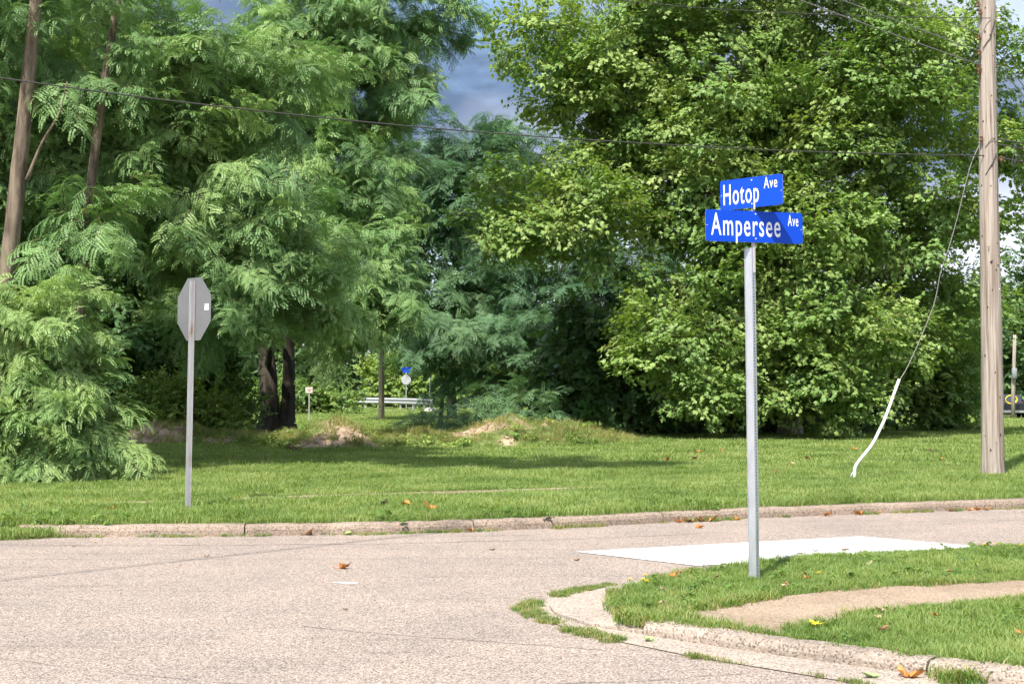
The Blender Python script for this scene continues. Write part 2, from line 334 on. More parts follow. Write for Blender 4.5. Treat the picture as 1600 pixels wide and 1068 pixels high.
# hairline cracks
def ribbon(name, pts, w, z, m, parent, jit=.02, sub=10):
    pts = [Vector((*p, 0)) for p in pts]; q = []
    for a, c in zip(pts[:-1], pts[1:]):
        for k in range(sub): q.append(a.lerp(c, k / sub) + Vector((random.uniform(-jit, jit), random.uniform(-jit, jit), 0)))
    q.append(pts[-1]); b = MB(); vs = []
    for i, p in enumerate(q):
        d = (q[min(i+1,len(q)-1)] - q[max(i-1,0)]).normalized(); nn = Vector((-d.y, d.x, 0)) * w * random.uniform(.25, 1)
        vs += [(p.x - nn.x, p.y - nn.y, z), (p.x + nn.x, p.y + nn.y, z)]
    b.add(vs, [(2*i, 2*i+2, 2*i+3, 2*i+1) for i in range(len(q) - 1)])
    return b.build(name, m, parent)
for pts, w in (([(-6,14.3),(-3,14.35),(-1.2,14.5),(.6,14.9),(2.4,15.6)], .012), ([(-6,14.75),(-3.4,14.8),(-1.4,14.98),(.3,15.4)], .009), ([(-.35,12.9),(.1,12.8),(.5,12.75)], .007),
               ([(-.6,12.2),(-.1,12.15),(.2,12.25)], .006), ([(-1.4,9.5),(-.6,9.1),(.2,8.8),(.6,8.62)], .007), ([(3.1,15.9),(4.6,16.5),(6.6,17.2)], .01), ([(2.2,16.3),(4.2,17.1)], .008),
               ([(-3.1,8.4),(-1.6,7.7),(-.4,7.5)], .005), ([(-.2,7.6),(.8,7.75),(1.3,7.95)], .006)):
    ribbon('crack', pts, w, .004, M['crackw'], road)

# ------------------------------------------------------------------ kerbs
def kerb_piece(path, h, w, name, parent, m, g=.004):
    """swept kerb with a rolled front edge; path = front-bottom line, lawn on the left-hand side"""
    prof = [(0, -.03), (.006, h * .55), (.022, h * .86), (.05, h), (w, h + .004), (w, -.03)]
    b = MB(); k = len(path); vs = []
    for i, p in enumerate(path):
        d = Vector(path[min(i+1,k-1)]) - Vector(path[max(i-1,0)]); d = d.to_2d().normalized() if len(d) > 2 else d.normalized()
        nn = Vector((-d.y, d.x)); hh = 1 + random.uniform(-.05, .05); o = random.uniform(-.004, .004)
        for a, c in prof: vs.append((p[0] + nn.x * (a + o), p[1] + nn.y * (a + o), c * hh))
    n = len(prof); fs = [(i*n+j, (i+1)*n+j, (i+1)*n+j+1, i*n+j+1) for i in range(k-1) for j in range(n-1)]
    fs += [tuple(range(n)), tuple((k-1)*n+j for j in range(n-1,-1,-1))]
    b.add(vs, fs); return b.build(name, m, parent)
def kerb_run(line, h, w, parent, m, piece=2.4, gap=.014):
    q = [Vector((*p, 0)) for p in line]; q = [Vector((p.x, p.y)) for p in smooth_path(q, 10)]
    acc = 0; cur = [q[0]]; last = q[0]
    for p in q[1:]:
        d = (p - last).length; nd = max(1, int(d / .12))
        for k in range(1, nd + 1): 
            c = last.lerp(p, k / nd); cur.append(c); acc += d / nd
            if acc > piece:
                kerb_piece(cur, h, w, 'kerb_stone', parent, m); dd = (cur[-1] - cur[-2]).normalized(); cur = [c + dd * gap]; acc = 0
        last = p
    if len(cur) > 2: kerb_piece(cur, h, w, 'kerb_stone', parent, m)
fk = tag(empty('far_kerb', (0, 0, 0)), 'weathered concrete kerb edging the far lawn', 'kerb', kind='structure')
kerb_run([(-5.3,15.15),(-3.45,15.22),(-1.68,15.42),(-.43,15.76),(.73,16.20),(1.91,16.80),(3.15,17.37),(4.93,18.07),(6.81,18.75),(12,20.6),(24,24.9)], .115, .16, fk, M['kerb'])
nk = tag(empty('corner_kerb', (0, 0, 0)), 'low worn concrete kerb around the corner lawn', 'kerb', kind='structure')
NEAR = [(.84,9.08),(1.08,8.86),(1.49,8.47),(2.19,7.89),(3.3,6.98),(6,4.75),(12,-.2)]
FARSIDE = [(14,17.9),(8,15.35),(5.0,13.85),(3.2,13.1),(2.2,12.5),(1.5,11.95),(1.05,11.45),(.86,11.05)]
kerb_run(NEAR, .095, .17, nk, M['kerb2'], 1.9)
kerb_run(FARSIDE, .07, .15, nk, M['gutter'], 2.4)
# gutter pan and the flat ramp slab at the nose of the corner
gut_out = [(.77,11.42),(.41,10.99),(.22,10.57),(.09,10.21),(.2,9.79),(.43,9.28),(.63,8.97),(.89,8.65),(1.07,8.42),(1.34,8.17),(1.72,7.8),(2.6,6.98),(5.5,4.5),(11.5,-.6)]
gut_in = [(.9,11.3),(.62,10.85),(.46,10.45),(.38,10.15),(.42,9.75),(.6,9.35),(.86,9.1),(1.0,8.95),(1.10,8.85),(1.5,8.48),(2.0,8.06),(3.0,7.24),(5.9,4.85),(11.9,-.1)]
b = MB(); n_ = len(gut_out)
b.add([(x, y, .006) for x, y in gut_out] + [(x, y, .016) for x, y in gut_in], [(i, i+1, i+1+n_, i+n_) for i in range(n_-1)])
tag(b.build('gutter', M['gutter']), 'worn concrete gutter strip along the corner kerb', 'gutter', kind='structure')
slab_o = [(1.05,11.35),(.76,11.15),(.5,10.73),(.27,10.23),(.30,9.88),(.5,9.45),(.84,9.12)]
slab_i = [(1.15,11.1),(.98,10.8),(.90,10.5),(.86,10.2),(.88,9.9),(.92,9.5),(.98,9.2)]
b = MB(); n_ = len(slab_o)
b.add([(x, y, .004) for x, y in slab_o] + [(x, y, .034) for x, y in slab_o] + [(x, y, .062) for x, y in slab_i], [(i, i+1, i+1+n_, i+n_) for i in range(n_-1)] + [(i+n_, i+1+n_, i+1+2*n_, i+2*n_) for i in range(n_-1)])
tag(b.build('ramp_slab', M['gutter']), 'pale curved concrete ramp slab at the corner nose', 'slab', kind='structure')
# corner lawn
CORN = [(.80,10.62),(.72,10.06),(.77,9.3),(.95,9.12),(1.2,8.92),(1.6,8.56),(2.3,7.99),(3.4,7.09),(6.1,4.9),(12,.1),(30,-14),(30,24.5),(14,17.75),(8,15.2),(5.05,13.72),(3.25,12.95),(2.27,12.37),(1.57,11.83),(1.15,11.35)]
b = MB(); n_ = len(CORN); b.add([(x, y, .07) for x, y in CORN] + [(x, y, -.02) for x, y in CORN], [tuple(range(n_))] + [(i, i + n_, (i+1) % n_ + n_, (i+1) % n_) for i in range(n_)])
tag(b.build('corner_lawn', M['turf']), 'corner lawn around the street name sign', 'lawn', kind='structure')
WALK = [(1.08,9.34),(1.24,9.64),(1.53,9.95),(1.91,10.26),(2.54,10.70),(3.25,10.95),(4.0,11.18),(6,12.1),(9,13.5),(9.3,12.6),(6.2,11.15),(3.79,10.22),(3.2,9.97),(2.81,9.78),(2.4,9.55),(2.06,9.26),(1.82,9.0),(1.62,8.74),(1.48,8.80),(1.25,9.05)]
cs_ = tag(sheet('corner_sidewalk', WALK, .082, M['walk'], th=.05), 'sandy half-overgrown sidewalk crossing the corner lawn', 'sidewalk', kind='structure')
for a_, c_ in (((1.27,9.62),(1.86,9.06)), ((2.5,10.66),(2.86,9.82)), ((3.9,11.14),(4.2,10.42))): ribbon('slab_joint', [a_, c_], .005, .085, M['crackw'], cs_, .006, 8)
FW = [(-6.6,17.30),(-4.12,17.86),(-3.32,18.34),(-2,18.97),(-.53,19.67),(1.2,20.36),(2.9,20.95)]
b = MB(); n_ = len(FW); wv = [.10,.16,.24,.24,.26,.2,.05]
b.add([(x + .15*w, y - w, hz(x, y) + .04) for (x, y), w in zip(FW, wv)] + [(x - .15*w, y + w, hz(x, y) + .04) for (x, y), w in zip(FW, wv)], [(i, i+1, i+1+n_, i+n_) for i in range(n_-1)])
tag(b.build('far_sidewalk', M['walk']), 'narrow overgrown sidewalk across the far lawn', 'sidewalk', kind='structure')

# ------------------------------------------------------------------ plant pieces used by the crowns and lawns (not placed on their own)
def source(name, b, mats): return (name, b, mats)
def compose(items, rots, locs, scl, name):
    """one bough or clump: many sprays joined in one mesh, colour varying from leaf to leaf"""
    V = []; F = []; Mi = []; Va = []; n0 = 0
    for it, ro, lo, sc in zip(items, rots, locs, scl):
        _, b, mats = it; v = np.array(b.v) @ np.array(frame(ro[2], ro[1], ro[0])).T * sc + lo
        V.append(v); F += [tuple(i + n0 for i in f) for f in b.f]; Mi += b.m; k = rng.uniform(0, .7); Va.append(k + .3 * rng.random(len(b.f))); n0 += len(v)
    me = bpy.data.meshes.new(name); me.from_pydata(np.concatenate(V).tolist(), [], F)
    for m in items[0][2]: me.materials.append(m)
    me.polygons.foreach_set('material_index', Mi)
    a = me.attributes.new('vary', 'FLOAT', 'FACE'); a.data.foreach_set('value', np.concatenate(Va).astype(np.float32)); me.update()
    return bpy.data.objects.new(name, me)
def bough(sprays, n=16, s=.7, droop=(.0, .35), dr0=.12):
    tt = rng.random(n) ** .8; sgn = np.where(rng.random(n) < .5, -1, 1); dr = rng.uniform(*droop); wd = (1 - .55 * tt) * s * .6 * rng.random(n)
    p = np.stack([(tt * 2 - 1) * s, sgn * wd, s * (.25 - dr * tt ** 2 - .3 * (wd / s) ** 2)], 1) + rng.normal(0, .10 * s, (n, 3)) * [1, 1, 2.0]
    az = sgn * rng.uniform(.3, 1.25, n) * (1 - .7 * tt); pit = dr0 + .2 * tt + rng.normal(0, .2, n)
    return compose([sprays[i] for i in rng.integers(0, len(sprays), n)], np.stack([rng.normal(0, .2, n), pit, az], 1), p, rng.uniform(.8, 1.2, n), 'bough')
def clump(sprays, n=27, s=.7, flat=.8, droop=.1):
    u = rng.normal(size=(n, 3)); u[:, 2] = np.abs(u[:, 2]) * 1.1 - .5; u[:, 0] += .55; u /= np.linalg.norm(u, axis=1)[:, None]
    p = u * [s, s, s * flat] * rng.uniform(.4, 1, (n, 1)); az = np.arctan2(u[:, 1], u[:, 0]) + rng.normal(0, .5, n)
    pit = droop + rng.normal(0, .28, n) - .35 * np.clip(u[:, 2], 0, 1)
    return compose([sprays[i] for i in rng.integers(0, len(sprays), n)], np.stack([rng.normal(0, .3, n), pit, az], 1), p, rng.uniform(.8, 1.25, n), 'clump')
def turf(tufts, n, rad):
    a = rng.uniform(0, 6.283, n); r = rad * np.sqrt(rng.random(n))
    return compose([tufts[i] for i in rng.integers(0, len(tufts), n)], np.stack([rng.normal(0, .1, n), rng.normal(0, .1, n), rng.uniform(0, 6.283, n)], 1), np.stack([r * np.cos(a), r * np.sin(a), np.zeros(n)], 1), rng.uniform(.7, 1.25, n), 'turf')
def singles(l): return [compose([i], [(0, 0, 0)], [np.zeros(3)], [1], i[0]) for i in l]
def frame(az, pitch, roll=0.0): return Matrix.Rotation(az, 3, 'Z') @ Matrix.Rotation(pitch, 3, 'Y') @ Matrix.Rotation(roll, 3, 'X')
def locust_spray(seed, nleaf=9, twig=.37, lw=.215, pairs=9, lsize=(.039,.0205), leafm='locust'):
    rd = random.Random(seed); b = MB()
    tp = [Vector((twig * t, .03 * math.sin(3 * t + seed), .10 * t - .16 * t * t)) for t in (0, .35, .7, 1)]
    b.tube(tp, [.005, .004, .003, .002], 3, 1, False)
    for i in range(nleaf):
        t = .08 + .92 * i / (nleaf - 1); p = Vector((twig * t, .03 * math.sin(3 * t + seed), .10 * t - .16 * t * t))
        az = (rd.uniform(35, 80) if i % 2 else -rd.uniform(35, 80)) * (1 - .75 * (i == nleaf - 1))
        d = frame(R(az), R(rd.uniform(-30, 10))) @ Vector((1, 0, 0)); ll = lw * rd.uniform(.8, 1.15); q = p.copy(); step = ll / pairs
        for k in range(pairs + 1):
            d = (d + Vector((0, 0, -.055 - .016 * k))).normalized(); q = q + d * step
            side = d.cross(Vector((0, 0, 1))); side = side.normalized() if side.length > .05 else Vector((0, 1, 0))
            up = side.cross(d)
            for s in ((1, -1) if k < pairs else (0,)):
                ld = (d * (.35 if s else 1) + side * s - up * rd.uniform(.05, .25)).normalized()
                lu = (up + side * rd.uniform(-.16, .16) + d * rd.uniform(-.12, .12)).normalized(); wd = ld.cross(lu).normalized()
                a, c = lsize[0] * rd.uniform(.85, 1.15), lsize[1] * .5 * rd.uniform(.9, 1.15)
                b.add([q + ld * .003, q + ld * a * .5 + wd * c, q + ld * a, q + ld * a * .5 - wd * c], [(0, 1, 2, 3)], 0)
    return source('locust_spray', b, [M[leafm], M['twig']])
LOBES = [(-1.57,.30),(-1.0,.62),(-.72,.95),(-.45,.55),(-.2,.72),(0,1.05),(.2,.72),(.45,.55),(.72,.95),(1.0,.62),(1.57,.30)]
def lobed(b, p, d, up, size, rd, mi=0, curl=.15):
    side = d.cross(up).normalized(); up = side.cross(d)
    vs = [p]
    for a, r in LOBES:
        rr = size * r * rd.uniform(.85, 1.12) * .75; x = math.cos(a * 1.25) * rr + size * .12; y = math.sin(a * 1.25) * rr
        vs.append(p + d * x + side * y - up * (abs(y) * .25 + curl * x * x / size * rd.uniform(.4, 1.4)))
    b.add(vs, [(0, i, i + 1) for i in range(1, len(vs) - 1)], mi)
def syc_spray(seed, n=14, twig=.37, size=.115):
    rd = random.Random(seed); b = MB()
    b.tube([(0,0,0),(twig*.5,.01,.03),(twig,0,.01)], [.006,.005,.003], 3, 1, False)
    for i in range(n):
        t = .1 + .9 * i / (n - 1); az = R(rd.uniform(30, 100) * (1 if i % 2 else -1) * (1 - .6 * (i == n - 1)))
        d = frame(az, R(rd.uniform(-15, 35))) @ Vector((1, 0, 0)); p = Vector((twig * t, 0, .03 * math.sin(3 * t)))
        q = p + d * rd.uniform(.05, .11); up = (Vector((rd.uniform(0,1.3), rd.uniform(-.5,.5), 1)) + d * .3).normalized()
        lobed(b, q, d, up, size * rd.uniform(.7, 1.2), rd)
    return source('sycamore_spray', b, [M['syc'], M['twig']])
def broad_spray(seed, n=13, twig=.42, size=.10, leafm='broad'):
    rd = random.Random(seed); b = MB()
    b.tube([(0,0,0),(twig*.5,.01,.05),(twig,0,.04)], [.005,.004,.002], 3, 1, False)
    for i in range(n):
        t = .05 + .95 * i / (n - 1); az = R(rd.uniform(25, 95) * (1 if i % 2 else -1) * (1 - .7 * (i == n - 1)))
        d = frame(az, R(rd.uniform(-30, 40))) @ Vector((1, 0, 0)); p = Vector((twig * t, 0, .06 * math.sin(2.5 * t)))
        up = Vector((rd.uniform(-.1,1.2), rd.uniform(-.5,.5), 1)).normalized(); s = d.cross(up).normalized(); up = s.cross(d)
        l = size * rd.uniform(.7, 1.25); w = l * .33
        b.add([p, p + d*l*.35 + s*w - up*.1*l, p + d*l*.75 + s*w*.7 - up*.16*l, p + d*l - up*.25*l, p + d*l*.75 - s*w*.7 - up*.16*l, p + d*l*.35 - s*w - up*.1*l], [(0,1,2,3),(0,3,4,5)], 0)
    return source('leafy_spray', b, [M[leafm], M['twig']])
def tuft(seed, nb, rad, h, w, m, lean=.5):
    rd = random.Random(seed); b = MB()
    for i in range(nb):
        a = rd.uniform(0, 6.283); r = rad * math.sqrt(rd.random()); p = Vector((r * math.cos(a), r * math.sin(a), -.01))
        az = rd.uniform(0, 6.283); d = Vector((math.cos(az), math.sin(az), 0)); s = Vector((-d.y, d.x, 0)); hh = h * rd.uniform(.5, 1.15); ln = lean * rd.uniform(.2, 1.3) * hh
        ww = w * rd.uniform(.7, 1.2); q = p + d * ln * .3 + Vector((0, 0, hh * .6)); e = p + d * ln + Vector((0, 0, hh * rd.uniform(.85, 1.0)))
        b.add([p - s*ww, p + s*ww, q + s*ww*.75, q - s*ww*.75, e], [(0,1,2,3),(3,2,4)], 0)
    return source('grass_tuft', b, [m])
def clod(seed):
    rd = random.Random(seed); b = MB(); vs = []
    for j in range(5):
        for i in range(7):
            ph = math.pi * j / 4; th = 6.283 * i / 7; r = rd.uniform(.7, 1.25) * .05; vs.append((r*math.sin(ph)*math.cos(th)*1.2, r*math.sin(ph)*math.sin(th), r*math.cos(ph)*.7))
    b.add(vs, [(j*7+i, (j+1)*7+i, (j+1)*7+(i+1)%7, j*7+(i+1)%7) for j in range(4) for i in range(7)]); return source('clod', b, [M['clod']])
_sp = lambda f, ids, *a: [f(i, *a) for i in ids]
_loc = _sp(locust_spray, (1, 2, 3, 4)); _mid = _sp(locust_spray, (15, 16, 17), 9, .42, .27, 9, (.049,.0255), 'locust'); _fern = _sp(locust_spray, (5, 6, 7), 9, .6, .42, 8, (.085,.040), 'fern')
_syc = _sp(syc_spray, (1, 2, 3, 4)); _br = _sp(broad_spray, (1, 2, 3)); _vi = _sp(broad_spray, (4, 5, 6), 13, .45, .13, 'vine'); _far = _sp(broad_spray, (7, 8, 9), 12, .9, .26, 'farleaf')
_g = [tuft(i, 26, .055, .062, .0026, M['grass'], .7) for i in (1, 2, 3, 4)]; _gf = [tuft(i, 30, .11, .085, .0045, M['grass'], .6) for i in (5, 6, 7)]; _ga = [tuft(i, 34, .26, .11, .010, M['grass'], .6) for i in (8, 9, 10)]
_ro = [tuft(i, 26, .12, .20, .005, M['drygrass'], .7) for i in (11, 12, 13)]
SRC = {
 'locust': [bough(_loc, 21, .54, (0, .3)) for i in range(8)], 'locust_mid': [bough(_mid, 19, .66, (0, .3)) for i in range(6)], 'fern': [bough(_fern, 14, .85, (0, .25), .05) for i in range(5)],
 'syc': [clump(_syc, 27, .7, .85) for i in range(7)], 'broad': [clump(_br, 22, .5, .8, -.05) for i in range(5)], 'vine': [clump(_vi, 22, .5, .8, .3) for i in range(4)], 'far': [clump(_far, 26, 1.4, .7, .05) for i in range(4)],
 'bush': [bough(_loc, 14, .42, (0, .35)) for i in range(6)],
 'grass': singles(_g) + [turf(_g, 16, .17) for i in range(4)], 'grass_far': singles(_gf) + [turf(_gf, 22, .42) for i in range(4)], 'grass_away': singles(_ga) + [turf(_ga, 12, .7) for i in range(3)],
 'rough': singles(_ro), 'weed': singles([broad_spray(i, 10, .12, .06, 'weed') for i in (10, 11)] + [tuft(14, 16, .04, .07, .0035, M['weed'], .9)]),
 'drywisp': singles([tuft(i, 14, .05, .05, .003, M['drygrass'], 1.1) for i in (21, 22)] + [tuft(i, 14, .05, .05, .003, M['weed'], 1.1) for i in (23, 24)]),
 'clod': singles([clod(i) for i in (1, 2, 3)]), 'spray': singles(_br), 'fernspray': singles(_fern),
}
NS = {'grass': 4, 'grass_far': 3, 'grass_away': 3}
GROUPS = {}
def scatter_group(kind):
    if kind in GROUPS: return GROUPS[kind]
    g = bpy.data.node_groups.new('scatter_' + kind, 'GeometryNodeTree')
    g.interface.new_socket('Geometry', in_out='INPUT', socket_type='NodeSocketGeometry'); g.interface.new_socket('Geometry', in_out='OUTPUT', socket_type='NodeSocketGeometry')
    gi = N(g, 'NodeGroupInput'); go = N(g, 'NodeGroupOutput'); iop = N(g, 'GeometryNodeInstanceOnPoints'); jn = N(g, 'GeometryNodeJoinGeometry'); L = g.links.new
    for s in reversed(SRC[kind]):
        oi = N(g, 'GeometryNodeObjectInfo'); oi.inputs['Object'].default_value = s; oi.inputs['As Instance'].default_value = True
        L(oi.outputs['Geometry'], jn.inputs[0])
    def att(n, ty):
        a = N(g, 'GeometryNodeInputNamedAttribute', data_type=ty); a.inputs['Name'].default_value = n; return a.outputs['Attribute']
    iop.inputs['Pick Instance'].default_value = True
    L(gi.outputs[0], iop.inputs['Points']); L(jn.outputs[0], iop.inputs['Instance']); L(att('rot', 'FLOAT_VECTOR'), iop.inputs['Rotation'])
    L(att('scl', 'FLOAT'), iop.inputs['Scale']); L(att('pick', 'INT'), iop.inputs['Instance Index']); L(iop.outputs[0], go.inputs[0])
    GROUPS[kind] = g; return g
def scatter(name, kind, P, rot, scl, tint, parent=None, pick=None):
    n = len(P); me = bpy.data.meshes.new(name); me.vertices.add(n); me.vertices.foreach_set('co', np.asarray(P, np.float32).ravel())
    a = me.attributes.new('rot', 'FLOAT_VECTOR', 'POINT'); a.data.foreach_set('vector', np.asarray(rot, np.float32).ravel())
    a = me.attributes.new('scl', 'FLOAT', 'POINT'); a.data.foreach_set('value', np.asarray(scl, np.float32))
    a = me.attributes.new('tint', 'FLOAT', 'POINT'); a.data.foreach_set('value', np.asarray(tint, np.float32))
    a = me.attributes.new('pick', 'INT', 'POINT'); a.data.foreach_set('value', (rng.integers(0, len(SRC[kind]), n) if pick is None else pick).astype(np.int32))
    me.materials.append(SRC[kind][0].data.materials[0])
    o = bpy.data.objects.new(name, me); COL.objects.link(o); md = o.modifiers.new('leaves', 'NODES'); md.node_group = scatter_group(kind)
    if parent is not None: o.parent = parent
    o['kind'] = 'stuff'
    return o

# ------------------------------------------------------------------ trees
UNIT = {'locust': .5, 'locust_mid': .6, 'fern': .85, 'syc': .7, 'broad': .5, 'vine': .5, 'far': 1.45, 'bush': .42, 'fernspray': .35}
def lobe_clumps(lobes, cr, cover, fill):
    out = []
    for lb in lobes:
        x, y, z, rx, ry, rz = lb[:6]; k = lb[6] if len(lb) > 6 else 1.0
        area = 4 * math.pi * (((rx*ry)**1.6 + (rx*rz)**1.6 + (ry*rz)**1.6) / 3) ** (1/1.6)
        n = max(3, int(k * cover * area / (math.pi * cr * cr)))
        for i in range(n + int(n * fill)):
            d = rng.normal(size=3); d /= np.linalg.norm(d)
            inner = i >= n; r = rng.uniform(.25, .7) if inner else rng.uniform(.78, 1.08)
            c = np.array([x, y, z]) + d * np.array([rx, ry, rz]) * r
            s = cr * rng.uniform(.55, 1.35)
            out.append((c, s, d, inner))
    return out
def crown(tree, origin, lobes, kind, cr=None, cover=1.5, fill=.4, tint=(.1, .6), scl=(.8, 1.25), warm=0.0):
    un = UNIT[kind]; cl = lobe_clumps(lobes, cr or un, cover, fill); n = len(cl)
    P = np.array([c[0] for c in cl]); D = np.array([c[2] for c in cl])
    rot = np.stack([rng.normal(0, .38, n), -.30 * D[:, 2] + rng.normal(0, .30, n), np.arctan2(D[:, 1], D[:, 0]) + rng.normal(0, .85, n)], 1)
    S = rng.uniform(*scl, n) * ((cr or un) / un); T = rng.uniform(*tint, n)
    if warm: T = np.where(rng.random(n) < warm, rng.uniform(.6, .8, n), T)
    g = hgt(P[:, 0], P[:, 1]); k = P[:, 2] > g + .12
    o = scatter('crown', kind, P[k] - np.array(origin), rot[k], S[k], T[k], tree)
    return o, [c for c, q in zip(cl, k) if q]
def limbs(tree, origin, trunk, cl, n, m, r0=.09, maxr=1e9):
    """limbs run from the trunk to the clumps they carry"""
    o = Vector(origin); cand = [c for c in cl if not c[3]]; random.shuffle(cand)
    for c, s, d, _ in cand[:n]:
        c = Vector(c); tz = max(trunk[0].z + .8, min(c.z - .5 - .25 * (c - trunk[-1]).length * .5, trunk[-1].z - .2))
        best = min(trunk, key=lambda p: abs(p.z - tz)); mid = best.lerp(c, .5) + Vector((random.uniform(-.2,.2), random.uniform(-.2,.2), .12 * (c - best).length))
        pts = smooth_path([best - o, mid - o, c - o], 5); k = len(pts)
        b = MB(); b.tube(pts, [r0 * (1 - .8 * i / (k - 1)) for i in range(k)], 6, 0, True, .06); b.build('limb', m, tree, True)
def tree(name, label, base, trunkpts, r, lobes, kind, barkm, cr=.7, nl=8, group=None, cat='tree', r1=None, extra=(), exr=.8, flare=1.25, tname='trunk', **kw):
    o = (base[0], base[1], hz(base[0], base[1])) if len(base) == 2 else base
    e = tag(empty(name, o), label, cat, group)
    main = None
    for tp in [trunkpts] + list(extra):
        pts = smooth_path([Vector(o) + Vector((0, 0, -.15))] + [Vector(p) for p in tp], 6) if tp is trunkpts else smooth_path([Vector(p) for p in tp], 6)
        k = len(pts); rr = [r * (1 - .62 * i / (k - 1)) for i in range(k)]
        if tp is not trunkpts: rr = [v * exr for v in rr]
        for i, fl in enumerate((1.6, 1.32, 1.12)):
            if k > 3: rr[i] *= 1 + (fl - 1) * (flare - 1) / .5
        b = MB(); b.tube([p - Vector(o) for p in pts], rr, 12, 0, True, .07); b.build(tname, M[barkm], e, True)
        if main is None: main = pts
    _, cl = crown(e, o, lobes, kind, cr, **kw)
    if nl: limbs(e, o, main, cl, nl, M[barkm], max(.02, r * .35))
    return e

# left foreground locusts
tree('locust_tree', 'tall locust with pale furrowed trunk rising above the leafy thicket', (-8.75, 23.2), [(-8.6,23.2,1.5),(-8.3,23.15,3.6),(-8.05,23.1,6.0),(-7.82,23.0,8.2),(-7.5,22.8,10.5)], .19,
     [(-8.9,25.2,7.9,3.0,2.2,2.2,.7), (-6.2,26.0,5.4,2.1,1.5,1.2), (-2.6,20.2,11.0,2.4,1.8,.9,.8), (-5.6,26.8,7.4,2.0,1.4,1.0), (-4.9,26.2,3.6,1.6,1.3,1.2), (-9.9,25.5,5.2,1.6,1.3,1.5)],
     'locust', 'bark', .5, 0, cover=1.35, fill=.3, flare=1.2, extra=[[(-7.98,23.05,5.0),(-7.72,23.0,5.6),(-7.42,22.95,6.1),(-7.28,22.9,6.6)]], exr=.16)
tree('locust_tree', 'locust with slender leaning brown trunk behind the pale-trunked one', (-7.55, 24.2), [(-7.5,24.1,1.8),(-7.35,24,3.4),(-7.18,23.95,5.2),(-6.8,23.9,7.9),(-6.6,24.6,10.5)], .13,
     [(-10.4,29.0,6.2,2.4,1.6,3.2), (-10.5,31.4,9.8,2.0,1.6,2.0), (-8.2,26.8,6.6,1.2,1.0,1.0), (-7.0,23.5,4.3,.75,.4,.5,1.2)], 'locust', 'bark', .56, 3, cover=1.3, fill=.3, tint=(.0, .5))
tree('locust_tree', 'twin-trunked dark locust with drooping boughs over the mounds', (-7.75, 45.2), [(-7.8,45.2,1.5),(-7.9,45,4),(-7.4,43,7.5),(-6,40,10.5)], .34,
     [(-4.5,34.6,4.2,1.7,1.5,1.6), (-3.7,35.4,3.7,.8,.9,.9), (-5.4,37.6,9.6,1.8,1.4,1.2), (-4.6,38.3,10.9,2.1,2.0,2.2), (-2.6,38.3,11.4,.8,1.0,1.2), (-6.6,38.5,8.2,3.4,2.6,2.6), (-4.6,36.8,6.7,1.8,1.6,1.4), (-7.8,40,4.7,2.0,1.6,1.5), (-8.8,39,6.4,2.0,1.6,2.0), (-6.6,38.6,4.6,1.4,1.2,1.2)],
     'locust_mid', 'darkbark', .62, 12, cover=1.3, fill=.3, tint=(.05, .6), extra=[[(-7.25,45.2,0.0),(-7.15,45.1,1.6),(-7.0,44.5,4.2),(-6,42,8)]], flare=1.7)
tree('locust_thicket', 'low spreading locust thicket at the lawn edge, under the tall pale trunk', (-7.9, 22.0), [(-7.9,22,.8),(-8,22,2.4)], .06,
     [(-8.6,22.1,1.9,1.2,1.1,1.35), (-7.05,21.8,1.1,.7,.8,.85), (-7.4,22.0,2.5,.85,.8,.7), (-9.7,22.2,2.0,1.5,1.2,1.6), (-6.6,21.7,.55,.6,.5,.4), (-7.9,21.7,.7,1.0,.6,.6)],
     'bush', 'bark', .42, 6, cat='shrub', cover=2.6, fill=.6, scl=(.65, 1.0), tint=(.4, .85), warm=.2)
# small feathery trees in the middle distance
tree('feathery_tree', 'small umbrella-shaped feathery tree beside the guardrail sign', (-2.6, 50.5), [(-2.5,50.5,1.4),(-2.6,50.4,2.8)], .09, [(-2.5,50,3.4,1.4,1.2,.75), (-2.0,50.3,1.9,.8,.8,.5)], 'fern', 'darkbark', .62, 6, cover=1.4, tint=(.15, .7))
tree('feathery_tree', 'small feathery tree with layered boughs left of the vine-hung shrubs', (.3, 50.8), [(.3,50.8,1.4),(.2,50.6,3.0)], .09, [(.15,50.2,3.1,1.5,1.1,.95), (-.4,50.4,2.0,.9,.8,.5)], 'fern', 'darkbark', .62, 6, cover=1.4, tint=(.1, .6))
tree('feathery_tree', 'tall dark feathery tree filling the gap below the open sky', (-2.6, 61), [(-2.6,61,4),(-2.4,60.8,8),(-2,60.6,12)], .2, [(-3.4,60.5,8.4,3.4,2.4,3.4), (-1.8,61,12.0,2.3,1.8,1.5), (.0,61.5,10.5,2.2,1.6,2.2), (-5.6,61,10,2.0,1.6,2.2), (-3,60,5,3,2,1.4)], 'fern', 'darkbark', .95, 10, cover=1.25, tint=(.0, .6))
tree('feathery_tree', 'dark feathery tree tucked behind the sycamore boughs', (2.2, 58), [(2.2,58,3),(2.0,57.8,6.5)], .16, [(1.6,57.5,6.3,2.6,1.8,2.6), (4.4,58,5,2.4,1.8,2.4), (4.9,58,7.4,1.8,1.4,1.4), (2.2,57.6,3.2,2.4,1.5,1.4)], 'fern', 'darkbark', .85, 8, cover=1.2, tint=(.0, .5))
